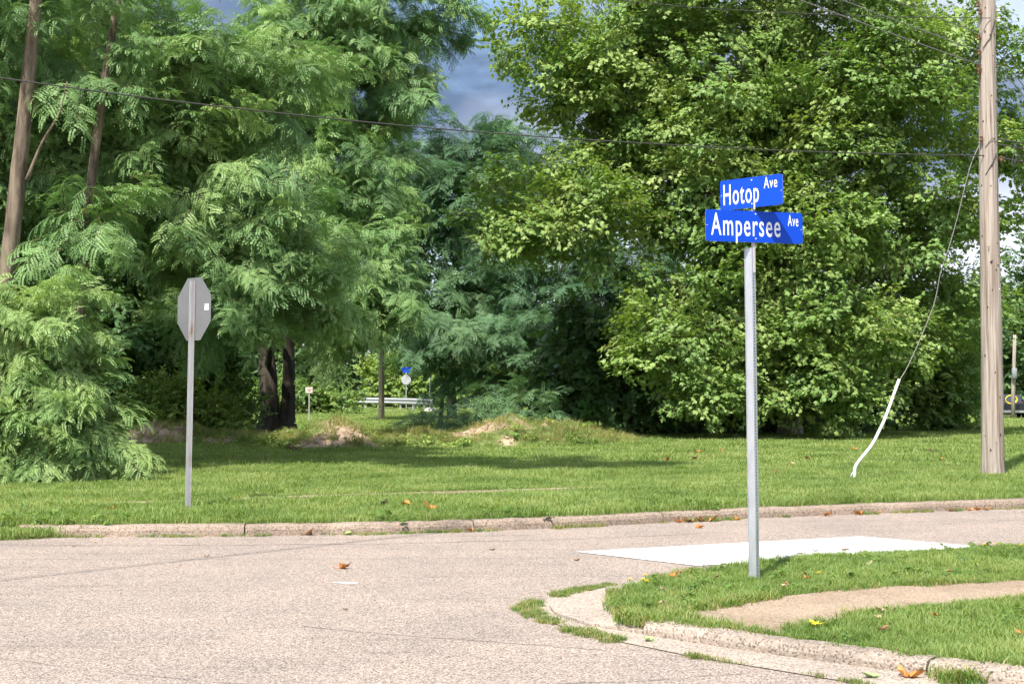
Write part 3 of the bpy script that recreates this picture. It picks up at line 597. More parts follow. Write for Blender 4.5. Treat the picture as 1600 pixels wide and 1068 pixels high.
# sycamore
tree('sycamore_tree', 'big yellow-green sycamore with mottled pale limbs behind the street name sign', (8.4, 42.6), [(8.4,42.5,2),(8.3,42.4,6),(8.45,42.3,10),(8.2,42.2,15)], .36,
     [(6.0,41.5,9.3,3.6,3.0,3.2), (10.0,41.6,10.2,3.0,3.0,3.2), (2.0,41,6.8,2.6,2.0,1.6), (-.1,40.6,6.0,1.1,1.0,.8), (2.3,41.5,11.3,2.3,2.0,1.7), (4.4,41.5,9.4,1.5,1.5,1.3), (4.9,39.8,3.7,1.7,1.4,1.3), (4.1,39.6,2.2,.9,.9,.6),
      (8.9,39.9,3.0,2.4,1.7,1.8), (8.6,39.5,1.15,1.5,.9,.6), (6.2,39.6,1.3,1.3,.8,.75), (11.7,42,6.6,1.8,2.0,2.0,.8), (7.6,40.2,6.1,2.7,2.0,1.6), (12.4,42.3,3.9,1.6,1.4,1.5), (14.7,42.3,8.7,1.2,.9,1.0), (14.6,42.6,6.3,.7,.7,.5), (7.5,42,14.5,4.5,3.6,2.5,.7), (13.8,42.5,11.5,1.8,1.5,1.2,.8), (8.2,44.6,4.4,4.0,1.0,2.0)],
     'syc', 'sycbark', .7, 26, cover=1.35, fill=.42, tint=(.15, .62), warm=.03, scl=(.8, 1.3))
# understorey shrubs
SH = 'shrubs under the trees'
def shrub(label, base, lobes, kind, cr=.5, name='shrub', **kw):
    z = max(l[2] for l in lobes)
    return tree(name, label, base, [(base[0], base[1], .5), (base[0] + .1, base[1], max(.7, z * .7))], .05, lobes, kind, 'darkbark', cr, 4, SH, 'shrub', tname='stem', **kw)
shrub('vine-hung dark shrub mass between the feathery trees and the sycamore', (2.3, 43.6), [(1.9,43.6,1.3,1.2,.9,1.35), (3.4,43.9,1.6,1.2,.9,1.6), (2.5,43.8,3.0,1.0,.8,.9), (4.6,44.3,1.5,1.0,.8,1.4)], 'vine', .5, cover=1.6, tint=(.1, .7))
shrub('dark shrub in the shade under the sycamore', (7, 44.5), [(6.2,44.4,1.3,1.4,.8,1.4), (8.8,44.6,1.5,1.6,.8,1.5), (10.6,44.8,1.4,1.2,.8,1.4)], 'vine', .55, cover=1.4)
shrub('tall light green shrub row behind the bent guy guard', (12.9, 47.2), [(12.2,47,2.2,1.3,1.0,2.0), (13.6,47,2.7,1.3,1.0,2.1), (11.0,46.6,1.2,1.0,.8,1.1)], 'broad', .5, cover=1.5, tint=(.2, .7))
shrub('leafy shrub at the row end beside the wooden utility pole', (15.2, 48), [(14.6,47.8,1.9,1.0,1.0,1.8), (15.2,48.6,1.1,.8,.8,1.0), (14.9,48.2,3.4,.9,.8,.9)], 'broad', .5, cover=1.5, tint=(.1, .6))
shrub('yellow-green shrub behind the left dirt mound', (-9.2, 37.6), [(-9.3,37.6,.95,.95,.8,.8), (-8.2,37.8,.7,.7,.6,.55)], 'broad', .4, cover=1.7, tint=(.35, .75))
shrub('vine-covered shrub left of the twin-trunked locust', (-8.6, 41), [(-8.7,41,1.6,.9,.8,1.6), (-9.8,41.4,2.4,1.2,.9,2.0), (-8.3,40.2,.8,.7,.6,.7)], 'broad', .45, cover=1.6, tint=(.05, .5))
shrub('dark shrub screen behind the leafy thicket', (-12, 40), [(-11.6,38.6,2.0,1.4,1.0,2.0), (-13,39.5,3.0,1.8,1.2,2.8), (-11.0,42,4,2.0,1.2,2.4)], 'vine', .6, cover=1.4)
shrub('low sprawling shrub with rusty seed heads on the mound', (-.2, 38.4), [(-1.2,38.2,.75,1.1,.8,.55), (.3,38.4,.95,1.0,.8,.7), (-2.2,38.6,.5,.7,.6,.35)], 'fernspray', .35, cover=2.2, fill=.6, tint=(.3, .75), scl=(.6, .95))
# far wood beyond the guardrail and behind the houses' road
FT = 'far trees along the horizon'
far_spec = []
for x, y, h, w in [(-46,118,15,8),(-34,114,16,8),(-25,112,14,7),(-18,113,13,6),(-11.5,110,11,5.5),(-6,112,12,5),(0,110,11,5.5),(6,112,11,5.5),(13,110,10.5,5.5),(20,112,10,5.5),(27,114,9,5),(34,112,9,5),(41,110,11,5.5),(36.5,100,12,4.5),(50,114,15,7),(60,116,14,8)]:
    far_spec.append((x, y, h, w))
def fl(x, y):
    if x < -14: return 'distant tree in the wood behind the leafy locust thicket'
    if x < -3: return 'distant tree rising behind the guardrail'
    if x < 9: return 'distant tree behind the tall feathery trees'
    if x < 30: return 'low distant tree glimpsed through the sycamore and shrub row'
    if y < 105: return 'nearer rounded tree behind the parked pickup'
    if x < 36: return 'distant tree left of the parked pickup'
    return 'distant tree beyond the red parked car'
for i, (x, y, h, w) in enumerate(far_spec):
    lb = [(x, y, h*.62, w*.6, 2.4, h*.38), (x - w*.45, y - .5, h*.38, w*.45, 2.2, h*.30), (x + w*.45, y, h*.36, w*.45, 2.2, h*.3), (x, y - 1.2, h*.16, w*.8, 1.8, h*.15)]
    tree('far_tree', fl(x, y), (x, y), [(x, y, h*.3), (x + .3, y, h*.6)], .25, lb, 'far', 'darkbark', 1.5, 3, FT, cover=1.15, fill=.3, tint=(.0, .65))
shrub('low hedge shrub beyond the small square sign', (-11, 74), [(-12.2,74,1.0,1.8,.9,.9), (-9.6,75,.9,1.4,.8,.8)], 'broad', .6, cover=1.5)
shrub('sunlit shrub just behind the guardrail', (-6.3, 100), [(-8,100,1.9,2.0,1,1.7), (-5,100.5,2.4,2.0,1,2.2), (-2,101,2.2,1.8,1,2.0)], 'broad', .8, cover=1.5, tint=(.4, .75), scl=(1.0, 1.5))

# ------------------------------------------------------------------ grass
def grass(name, label, kind, n, xr, yr, keep, scl, tint=(.0, .6), zoff=0.0, flat=None, patch=None):
    x = rng.uniform(*xr, n); y = rng.uniform(*yr, n); k = keep(x, y); x, y = x[k], y[k]; pick = None
    if patch:                     # whole turf patches inside, single tufts along the edges
        rad, share = patch; px = rng.uniform(*xr, int(n * share)); py = rng.uniform(*yr, int(n * share))
        ins = lambda a, c: np.logical_and.reduce([keep(a + rad * math.cos(t), c + rad * math.sin(t)) for t in np.linspace(0, 5.4, 7)])
        q = ins(px, py); px, py = px[q], py[q]; q = ~ins(x, y) | (rng.random(len(x)) < .12); x, y = x[q], y[q]
        ns = NS[kind]; pick = np.concatenate([rng.integers(0, ns, len(x)), rng.integers(ns, len(SRC[kind]), len(px))]); x = np.concatenate([x, px]); y = np.concatenate([y, py])
    n = len(x); z = np.full(n, flat) if flat is not None else hgt(x, y) + zoff
    s = rng.uniform(*scl, n) * (.65 + .7 * vnoise(x * 1.3 + 40, y * 1.3 + 40, 12))
    tl = rng.normal(0, .1, (2, n)) * (1 if pick is None else np.where(pick < NS[kind], 1, .15))
    o = scatter(name, kind, np.stack([x, y, z], 1), np.stack([tl[0], tl[1], rng.uniform(0, 6.283, n)], 1), s, rng.uniform(*tint, n), None, pick)
    return tag(o, label, 'grass', kind='stuff')
WK = [(x, y) for x, y in WALK]
def edge(x, y, poly, amt, seed):
    dx = (vnoise(x * 5 + 3, y * 5 + 8, seed) - .5) * amt; dy = (vnoise(x * 5 + 33, y * 5 + 18, seed + 1) - .5) * amt
    return inpoly(x + dx, y + dy, poly)
grass('corner_grass', 'short green grass of the corner lawn', 'grass', 26000, (.6, 6.6), (4.2, 14.6), lambda x, y: edge(x, y, CORN, .16, 21) & ~edge(x, y, WK, .24, 23) & (x < .42 * y + .4), (.8, 1.25), (.05, .6), flat=.072, patch=(.17, .10))
def far_keep(x, y):
    d = y - kerb_y(x) - .16; onwalk = np.zeros(len(x), bool)
    wy = np.interp(x, [p[0] for p in FW], [p[1] for p in FW]); ww = np.interp(x, [p[0] for p in FW], wv)
    onwalk = (np.abs(y - wy) < ww * (.8 + 1.0 * vnoise(x * 3, y * 3, 31))) & (x > -6.6) & (x < 2.9)
    return (d > .02 * vnoise(x * 6, y * 6, 30)) & ~onwalk & (soil(x, y) < .5) & (np.abs(x) < .40 * y + 1.0)
def flat_keep(x, y): return far_keep(x, y) & ((hgt(x, y) < .2) | (rng.random(len(x)) < .75))
grass('far_grass', 'sunlit green grass of the lawn across the street', 'grass_far', 62000, (-10, 11), (15, 26), far_keep, (.8, 1.2), (.05, .6), patch=(.42, .07))
grass('back_grass', 'green grass further back on the lawn', 'grass_away', 52000, (-15, 18), (25.5, 48), flat_keep, (.5, .9), (.05, .6), patch=(.6, .10))
grass('distant_grass', 'green grass in the distance beyond the mounds', 'grass_away', 26000, (-22, 32), (48, 95), far_keep, (.8, 1.3), (.05, .6), patch=(.7, .12))
def mound_keep(x, y): return (far_keep(x, y) | (rng.random(len(x)) < .3)) & (hgt(x, y) > .24)
grass('mound_grass', 'rough dry tall grass on the dirt mounds', 'rough', 8000, (-11, 5), (31, 39), mound_keep, (.5, 1.25), (.1, .8))
x = rng.uniform(-11, 5, 40000); y = rng.uniform(31, 38, 40000); k = (soil(x, y) > .35) & (rng.random(40000) < .22); x, y = x[k], y[k]; n_ = len(x)
tag(scatter('soil_crumbs', 'clod', np.stack([x, y, hgt(x, y)], 1), rng.uniform(0, 6.28, (n_, 3)), rng.uniform(.2, 1.15, n_) ** 1.6, np.zeros(n_)), 'dry soil clods and crumbs strewn on the dirt mounds', 'soil', kind='stuff')
def near_line(poly, w, seed, thr=.35):
    segs = list(zip(poly[:-1], poly[1:]))
    def k(x, y):
        d = np.full(len(x), 9.0)
        for (x0, y0), (x1, y1) in segs:
            t = np.clip(((x - x0) * (x1 - x0) + (y - y0) * (y1 - y0)) / ((x1 - x0) ** 2 + (y1 - y0) ** 2), 0, 1)
            d = np.minimum(d, np.hypot(x - x0 - t * (x1 - x0), y - y0 - t * (y1 - y0)))
        return d < w * np.clip((vnoise(x * 4 + 2, y * 4 + 5, seed) - thr) * 3, 0, 1)
    return k
grass('gutter_weeds', 'low weeds growing in the gutter joint at the corner', 'drywisp', 16000, (-.1, 2.4), (7, 11.6), lambda x, y: near_line(gut_out[:7], .09, 41, .08)(x, y), (.4, .85), (.0, .7), flat=.008)
grass('joint_weeds', 'weeds sprouting along the gutter seam by the low kerb', 'drywisp', 9000, (.8, 2.6), (6.9, 8.8), near_line(gut_out[8:12], .04, 47), (.4, .8), (.0, .7), flat=.008)
grass('kerb_weeds', 'thin yellow-green weeds along the far kerb foot', 'drywisp', 26000, (-7.5, 7), (15, 19), near_line([(a, c - .07) for a, c in zip(KX[1:-1], KY[1:-1])], .08, 43), (.5, 1.2), (.1, .75), flat=.004)
grass('end_weeds', 'weeds spilling over the road edge where the far kerb ends', 'grass_far', 500, (-7.5, -5.2), (15.0, 15.4), lambda x, y: y > 15.05 + .1 * vnoise(x * 4, y, 3), (.5, 1), (.1, .7), flat=.01)
grass('clump_weeds', 'bright clump of weeds at the kerb by the dry orange leaf', 'drywisp', 420, (2.2, 2.75), (7.45, 8.05), lambda x, y: np.hypot(x - 2.42, (y - 7.76)) < .16 * (.6 + .8 * vnoise(x * 9, y * 9, 4)), (.8, 1.5), (.3, .8), flat=.03)
grass('edge_tufts', 'ragged longer grass leaning over the corner sidewalk and kerb edges', 'drywisp', 60000, (.6, 6.6), (4.2, 14.6), lambda x, y: (near_line(WALK + WALK[:1], .08, 51, .38)(x, y) | near_line([(a + .12, c + .14) for a, c in NEAR], .035, 53, .3)(x, y) | near_line(CORN[:4] + CORN[-2:], .05, 55, .2)(x, y)) & (x < .42 * y + .4), (.7, 1.5), (.2, .8), flat=.075)
grass('lawn_weeds', 'small broad-leaved weeds dotted through the corner grass', 'weed', 1500, (.6, 6.6), (4.2, 14.6), lambda x, y: edge(x, y, CORN, .1, 21) & ~inpoly(x, y, WK) & (vnoise(x * 2.2, y * 2.2, 61) > .5), (.35, .75), (.2, .8), flat=.10)
grass('long_tufts', 'longer pale seed-grass tufts across the far lawn', 'drywisp', 9000, (-10, 11), (15, 30), lambda x, y: far_keep(x, y) & (vnoise(x * .9, y * .9, 63) > .45), (1.4, 2.6), (.2, .8))
def spots(label, cs, kind, per, rad, scl, tint):
    xs = np.concatenate([rng.normal(c[0], rad, per) for c in cs]); ys = np.concatenate([rng.normal(c[1], rad, per) for c in cs]); n = len(xs)
    o = scatter('broadleaf_weeds', kind, np.stack([xs, ys, hgt(xs, ys)], 1), np.stack([rng.normal(0,.2,n), rng.uniform(-.9,.2,n), rng.uniform(0,6.28,n)], 1), rng.uniform(*scl, n), rng.uniform(*tint, n))
    return tag(o, label, 'weeds', kind='stuff')
spots('broadleaf weeds along the edge of the far lawn', [(-5.3,15.6),(-5.0,15.55),(-4.4,15.5),(-5.6,17.0),(-5.1,17.1),(-1.4,15.85),(-.2,16.4),(.3,16.3),(2.3,17.3)], 'weed', 22, .16, (.5, .9), (.3, .8))
spots('tall weeds on the mounds', [(-4.9,33.2),(-3.2,33.6),(-2.4,33.4),(-1.2,34),(.6,34.5),(1.9,35.0),(-5.9,34),(-7.3,35),(-.1,35.6),(-5.4,31.7)], 'spray', 16, .28, (.5, 1.0), (.2, .8))

# ------------------------------------------------------------------ signs
def channel_post(name, z0, z1, web, depth, lip, m, parent, rot, th=.003):
    """U-channel steel post, the web punched with a row of holes"""
    Q = Matrix.Rotation(rot, 3, 'Z'); b = MB(); hw = web / 2; pitch = .0254; hs = .0068
    def q(vs, fs): b.add([Q @ Vector(v) for v in vs], fs)
    n = int((z1 - z0) / pitch)
    for i in range(n):
        a = z0 + i * pitch; c = a + pitch; mz = (a + c) / 2
        vs = [(-hw,0,a),(hw,0,a),(hw,0,c),(-hw,0,c),(-hs,0,mz-hs),(hs,0,mz-hs),(hs,0,mz+hs),(-hs,0,mz+hs)]
        q(vs, [(0,1,5,4),(1,2,6,5),(2,3,7,6),(3,0,4,7)])
        q([(-hs,0,mz-hs),(hs,0,mz-hs),(hs,0,mz+hs),(-hs,0,mz+hs),(-hs,th,mz-hs),(hs,th,mz-hs),(hs,th,mz+hs),(-hs,th,mz+hs)], [(0,1,5,4),(1,2,6,5),(2,3,7,6),(3,0,4,7)])
    ze = z0 + n * pitch; sp = .006
    for s in (-1, 1):
        o = [(s*hw, 0), (s*(hw+sp), depth), (s*(hw+sp+lip), depth), (s*(hw+sp+lip), depth+th), (s*(hw+sp-th), depth+th), (s*(hw-th), th)]
        vs = [(x, y, z0) for x, y in o] + [(x, y, ze) for x, y in o]; k = len(o)
        q(vs, [(i, (i+1) % k, (i+1) % k + k, i + k) for i in range(k)] + [tuple(range(k-1,-1,-1)), tuple(range(k, 2*k))])
    b2 = MB(); b2.box(-hw + .004, hw - .004, depth * .55, depth * .6, z0, ze - .02, 0, Q.to_4x4()); o = b.build(name, m, parent)  # b2: dark strip added inside the channel as painted shade behind the holes
    b2.build('channel_shadow_liner' if False else 'hole_shade_strip', M['rust'], parent); return o
def text_mesh(name, s, x0, x1, cap, base, m, parent, y, bold=.007):
    """flat cut-out lettering fitted between x0 and x1 with the given capital height"""
    def mk(t):
        c = bpy.data.curves.new('t', 'FONT'); c.body = t; c.offset = bold; c.extrude = .0; c.space_character = 1.16; o = bpy.data.objects.new('t', c); COL.objects.link(o)
        bpy.context.view_layer.update(); dg = bpy.context.evaluated_depsgraph_get(); me = bpy.data.meshes.new_from_object(o.evaluated_get(dg)); bpy.data.objects.remove(o); return me
    h = mk('H'); hy = [v.co.y for v in h.vertices]; ch = max(hy) - min(hy); y0 = min(hy)
    me = mk(s); xs = [v.co.x for v in me.vertices]; a, c = min(xs), max(xs); sx = (x1 - x0) / (c - a); sy = cap / ch
    for v in me.vertices: v.co = Vector((x0 + (v.co.x - a) * sx, y, base + (v.co.y - y0) * sy))
    me.name = name; me.materials.clear(); me.materials.append(m); o = bpy.data.objects.new(name, me); COL.objects.link(o); o.parent = parent; return o
def rounded_plate(w, h, r, th, mats, name, parent):
    pr = []
    for cx, cz, a0 in ((w/2-r, h/2-r, 0), (-w/2+r, h/2-r, 90), (-w/2+r, -h/2+r, 180), (w/2-r, -h/2+r, 270)):
        for k in range(5): a = R(a0 + 90 * k / 4); pr.append((cx + r * math.cos(a), cz + r * math.sin(a)))
    n = len(pr); b = MB()
    b.add([(x, -th/2, z) for x, z in pr], [tuple(range(n-1,-1,-1)) if False else tuple(range(n))], 0); b.add([(x, th/2, z) for x, z in pr], [tuple(range(n-1,-1,-1))], 0)
    b.add([(x, -th/2, z) for x, z in pr] + [(x, th/2, z) for x, z in pr], [(i, i + n, (i+1) % n + n, (i+1) % n) for i in range(n)], 1)
    return b.build(name, mats, parent)
ss = tag(empty('street_sign', (1.955, 11.24, .07), (0, R(-.5), 0)), 'blue two-blade street name sign on a galvanised punched post at the corner', 'street sign')
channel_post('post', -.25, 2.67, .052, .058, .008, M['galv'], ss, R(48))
b = MB(); b.box(-.014, .014, -.008, .010, 2.45, 3.20); st = b.build('mounting_stub', M['galvrust'], ss)
def blade(word, w, h, zc, ang, off, x1, cap, base, ax0, ax1, acap, abase):
    p = rounded_plate(w, h, .022, .003, [M['blue'], M['aluedge']], 'name_plate', ss)
    p.rotation_euler = (0, 0, ang); nv = Vector((math.sin(ang), -math.cos(ang), 0)); p.location = Vector((0, 0, zc - .07)) + nv * off
    p['label'] = 'blue name plate reading %s Ave in white letters' % word
    text_mesh('lettering', word, -w/2 + w * .055, -w/2 + w * x1, cap, base, M['white'], p, -.0024)
    text_mesh('lettering', 'Ave', -w/2 + w * ax0, -w/2 + w * ax1, acap, abase, M['white'], p, -.0024, .004)
    for x, z in ((0.008, h/2 - .022), (0.008, -h/2 + .03), (-w/2 + .014, -.0), (w/2 - .014, -.01)):
        b = MB(); b.disc((x, -.0015, z), (0, -1, 0), .0065 if abs(x) < .1 else .004, .003, 8); b.build('bolt', M['bolt'], p)
blade('Hotop', .585, .243, 3.158, R(-42), .022, .625, .166, -.080, .705, .915, .088, .020)
blade('Ampersee', .89, .250, 2.882, R(21), .024, .765, .176, -.076, .845, .955, .090, .016)
# stop sign seen from behind
sp_ = tag(empty('stop_sign', (-3.93, 17.02, .12), (0, R(.75), 0)), 'grey metal back of an octagonal stop sign on a rusty punched post', 'stop sign')
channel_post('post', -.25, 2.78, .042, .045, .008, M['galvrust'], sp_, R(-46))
b = MB(); rr = .38 / math.cos(R(22.5)); pr = [(rr * math.cos(R(22.5 + 45 * k)), rr * math.sin(R(22.5 + 45 * k))) for k in range(8)]
b.add([(x, 0, z) for x, z in pr] + [(x, .003, z) for x, z in pr], [tuple(range(8)), tuple(range(15, 7, -1))] + [(i, i + 8, (i+1) % 8 + 8, (i+1) % 8) for i in range(8)])
pan = b.build('panel', M['alu'], sp_); ang = R(-46.3); pan.rotation_euler = (0, 0, ang); pan.location = (.723 * .055, .69 * .055, 2.43)
b = MB(); b.box(.245, .335, -.003, -.001, -.02, .055); stk = b.build('sticker', M['sticker'], pan)
b = MB(); b.box(.252, .268, -.0038, -.0032, .028, .046); b.box(.278, .327, -.0038, -.0032, .026, .032); b.build('print', M['ink'], pan)
for z in (-.28, .28):
    b = MB(); b.disc((0, -.012, z), (0, 1, 0), .011, .012, 8); b.build('bolt', M['rust'], pan)

# ------------------------------------------------------------------ utility pole, guy, wires
PX, PY = 7.95, 23.34; pz = hz(PX, PY)
up_ = tag(empty('utility_pole', (PX, PY, pz), (0, R(-.1), 0)), 'thick weathered wooden utility pole on the far lawn', 'utility pole')
hs_ = np.linspace(-.5, 11, 60); pts = [(.008 * math.sin(h * .9), 0, float(h)) for h in hs_]
b = MB(); b.tube(pts, [.186 - .0068 * max(0, h) + (.012 if h < .1 else 0) for h in hs_], 20, 0, True, .012); b.build('pole', M['pole'], up_, True)
for k in range(46):
    h = random.uniform(.1, 8); a = R(random.uniform(195, 345)); r = .186 - .0068 * h - .001; dv = Vector((math.cos(a), math.sin(a), 0)); p = dv * r + Vector((0, 0, h))
    b = MB(); s = random.uniform(.005, .013)
    if random.random() < .75: b.tube([p - Vector((0,0,s*1.8)), p - Vector((0,0,s)) + dv*.003, p + Vector((0,0,s)) + dv*.004, p + Vector((0,0,s*1.8))], [s*.3, s, s, s*.3], 6); b.build('knot', M['knot'], up_, True)
    else: b.tube([p - Vector((0,0,s*2)), p + dv*.006, p + dv*.012 + Vector((0,0,s*2))], [s*.4, s*.8, s*.2], 5); b.build('splinter', M['pale'], up_, True)
for k in range(9):
    h = random.uniform(.3, 7); a = R(random.uniform(215, 325)); dv = Vector((math.cos(a), math.sin(a), 0)); ln = random.uniform(.4, 1.3); w = .0035
    sd_ = Vector((-dv.y, dv.x, 0)); b = MB(); vs = []
    for i in range(9):
        z = h + ln * i / 8; r = .1875 - .0068 * z; o = random.uniform(-.004, .004); ww = w * math.sin(math.pi * (i + .3) / 8.6)
        vs += [dv * r + sd_ * (o - ww) + Vector((0,0,z)), dv * r + sd_ * (o + ww) + Vector((0,0,z))]
    b.add(vs, [(2*i, 2*i+1, 2*i+3, 2*i+2) for i in range(8)]); b.build('check', M['knot'], up_)
def spool(z, a, m='porcelain', r=.035, out=.05):
    dv = Vector((math.cos(R(a)), math.sin(R(a)), 0)); p = dv * (.186 - .0068 * z) + Vector((0, 0, z)); b = MB()
    b.tube([p, p + dv * out], .008, 6); c = p + dv * out
    b.tube([c + Vector((0,0,-.04)), c + Vector((0,0,-.028)), c + Vector((0,0,-.008)), c + Vector((0,0,.008)), c + Vector((0,0,.028)), c + Vector((0,0,.04))], [r, r, r*.6, r*.6, r, r], 10); b.build('insulator', M[m], up_, True)
for z, a, m in ((7.86,200,'rust'),(7.72,215,'rust'),(7.30,205,'rust'),(7.05,205,'rust'),(6.80,200,'rust'),(6.72,205,'rust'),(5.60,215,'rust'),(7.98,350,'porcelain'),(7.78,345,'porcelain'),(7.60,340,'porcelain'),(5.27,330,'rust')): spool(z, a, m, .03 if m == 'rust' else .035)
text_mesh('pole_number', '7', -.10, -.06, .085, 3.72, M['ink'], up_, -.168, .0)
b = MB(); b.tube([(-.10,-.13,5.0),(.0,-.172,5.18),(.09,-.13,5.36)], .007, 6); b.tube([(-.12,-.11,7.1),(.0,-.155,7.28),(.10,-.11,7.6)], .007, 6); b.tube([(-.1,-.13,5.45),(0,-.175,5.6),(.12,-.12,5.52)], .005, 6); b.build('bonding_wire', M['wire'], up_)
b = MB(); b.tube([(.14,.0,7.85),(.28,-.02,7.8),(.42,0,7.6),(.36,.02,7.48),(.18,.0,7.5)], .006, 6); b.build('jumper_loop', M['wire'], up_)
def cable(label, pts, r=.009, m='wire', n=14):
    p = smooth_path(pts, n); b = MB(); b.tube(p, r, 6); o = b.build('overhead_cable', M[m], None, True)
    return tag(o, label, 'cable', 'overhead cables on the wooden pole')
def sagged(a, c, sag, n=24):
    a, c = Vector(a), Vector(c); return [a.lerp(c, i / n) - Vector((0, 0, 4 * sag * (i / n) * (1 - i / n))) for i in range(n + 1)]
def wz(y): return 1.6 + (605 - y) / (2200 / PY)
dA = Vector((-.92, -.39, 0)); P0 = Vector((PX, PY, 0))
cable('single black cable crossing in front of the locusts and sycamore to the pole', [P0 + Vector((-.12,-.1,wz(243)))] + [P0 + dA * t + Vector((0, 0, z)) for t, z in ((2.5,5.33),(5,5.25),(8.64,5.2),(12,5.25),(15.5,5.42),(22,5.9),(34,7.0))], .0095, 'wire', 8)
cable('high cable running left from the insulator through the sycamore top', [P0 + Vector((0,-.15,wz(28)))] + [P0 + dA * t + Vector((0, 0, z)) for t, z in ((3,7.5),(6.6,7.32),(10,7.4),(16,7.8),(36,9.6))], .0065, 'wire', 8)
dB = Vector((-.665, -.747, 0))
for y, tx, s in ((101, 'lowest', .009), (80, 'middle', .008), (52, 'uppermost', .007)):
    cable('%s of the three street cables slanting up from the pole side' % tx, sagged(P0 + Vector((-.15,-.1,wz(y))), P0 + dB * 34 + Vector((0,0,wz(y)+.4)), .35), s, 'wiregrey', 2)
for y, tx in ((60, 'upper'), (78, 'middle'), (96, 'lower')):
    cable('%s of the three cables leading away down the street behind the wooden pole' % tx, sagged(P0 + Vector((.15,0,wz(y))), Vector((38.0, 75, wz(y) + .2)), .9), .010, 'wiregrey', 2)
for y, y2, tx in ((216, 5.75, 'upper'), (224, 5.45, 'middle'), (245, 5.3, 'lower')):
    cable('%s of the tangled communication cables leaving the pole' % tx, sagged(P0 + Vector((.14,-.02,wz(y))), P0 + Vector((14, 5.5, y2)), .25, 12), .011, 'wire', 2)
b = MB(); q = P0 + Vector((.15, -.05, 0))
b.tube([q + Vector((.05,0,5.72)), q + Vector((.12,0,5.45)), q + Vector((.02,0,5.3))], .006, 6); b.tube(smooth_path([q + Vector((.25,.05,5.68)), q + Vector((.32,.05,5.45)), q + Vector((.22,.05,5.28)), q + Vector((.28,.06,5.5)), q + Vector((.45,.1,5.42))], 5), .008, 6)
tag(b.build('cable_loop', M['wire']), 'loose drip loops of cable beside the wooden pole', 'cable', 'overhead cables on the wooden pole')
# guy wire with its bent white guard
def gp(px, py):
    t = (px - 1333) / (1540 - 1333.); D = 22.07 + t * (PY - .05 - 22.07); s = 2200 / D; return Vector(((px - 800) / s, D, 1.6 + (605 - py) / s))
gw = tag(empty('guy_wire', (5.33, 22.07, .13)), 'slack guy wire with a bent white plastic guard staked in the lawn', 'guy wire'); o_ = Vector((5.33, 22.07, .13))
GUY = [(5.33,22.07,.08),(5.364,22.10,.26),(5.404,22.125,.40),(5.68,22.28,.69),(5.82,22.36,.91),(5.95,22.44,1.14),(6.21,22.59,1.73)]
b = MB(); b.tube([Vector(p) - o_ for p in smooth_path(GUY, 5)], .024, 8); b.build('guard', M['guard'], gw, True)
b = MB(); b.tube([Vector(p) - o_ for p in smooth_path([(6.19,22.58,1.68),(6.42,22.68,2.03),(6.84,22.85,2.9),(7.0,22.95,3.47),(7.18,23.02,3.95),(7.33,23.08,4.41),(7.57,23.18,5.22),(7.78,23.28,5.66)], 6)], .007, 6); b.build('strand', M['wiregrey'], gw, True)
b = MB(); b.tube([Vector(p) - o_ for p in ((5.14,22.1,-.05),(5.22,22.1,.09),(5.36,22.1,.31))], .009, 6)
ring = [(5.235 + .025 * math.cos(t) - .02 * math.sin(t) * 0, 22.09, .12 + .06 * math.sin(t)) for t in np.linspace(0, 6.283, 13)]
b.tube([Vector(p) - o_ for p in ring], .010, 6, 0, False); b.build('anchor_eye', M['galv'], gw, True)

# ------------------------------------------------------------------ far street furniture
fp = tag(empty('utility_pole', (-5.66, 61.1, hz(-5.66, 61.1))), 'distant short-looking grey pole standing alone before the guardrail', 'utility pole')
b = MB(); b.tube([(0,0,-.3),(0,0,1.5),(0.02,0,4),(0.02,0,8)], [.135,.125,.115,.10], 10); b.build('pole', M['pole'], fp, True)
sq = tag(empty('square_sign', (-8.48, 58.9, hz(-8.48, 58.9))), 'small square sign on a thin post near the twin-trunked locust', 'sign')
b = MB(); b.box(-.022, .022, -.02, .02, -.2, 1.5); b.build('post', M['galvrust'], sq)
b = MB(); b.box(-.15, .15, -.032, -.024, 1.27, 1.5); b.build('panel', M['plate'], sq)
b = MB(); b.box(-.09, .09, -.036, -.034, 1.40, 1.43); b.box(-.08, .08, -.036, -.034, 1.34, 1.37); b.build('print', M['leafbrown'], sq)
GR = [(-11.5,96.5),(-9.9,95),(-8.5,93.2),(-7.2,91),(-6.2,88.5),(-5.2,85),(-4.6,82)]
gr = tag(empty('guardrail', (-7.2, 91, hz(-7.2, 91))), 'galvanised guardrail curving past the lone distant pole', 'guardrail'); go_ = Vector((-7.2, 91, hz(-7.2, 91)))
prof = [(0,.42),(-.08,.47),(-.08,.53),(0,.58),(0,.64),(-.08,.69),(-.08,.75),(0,.80)]
b = MB(); vs = []
path = smooth_path([Vector((x, y, 0)) for x, y in GR], 5)
for i, p in enumerate(path):
    d = (path[min(i+1,len(path)-1)] - path[max(i-1,0)]).normalized(); nn = Vector((d.y, -d.x, 0)); nn = nn if nn.y < 0 else -nn
    for a, z in prof: vs.append(p - nn * a + Vector((0, 0, z + .0)) - Vector((go_.x, go_.y, 0)))
k = len(prof); b.add(vs, [(i*k+j, (i+1)*k+j, (i+1)*k+j+1, i*k+j+1) for i in range(len(path)-1) for j in range(k-1)])
o = b.build('rail', M['rail'], gr, True); sm = o.modifiers.new('thickness', 'SOLIDIFY'); sm.thickness = .01
for x, y in GR[:-1]:
    b = MB(); c = Vector((x, y + .12, 0)) - Vector((go_.x, go_.y, 0)); b.box(c.x-.07, c.x+.07, c.y-.05, c.y+.05, -.5, .78); b.build('rail_post', M['galvrust'], gr)
fs = tag(empty('stop_sign', (-7.0, 93.2, hz(-7, 93.2))), 'distant pale back of a stop sign topped by small blue street names', 'stop sign')
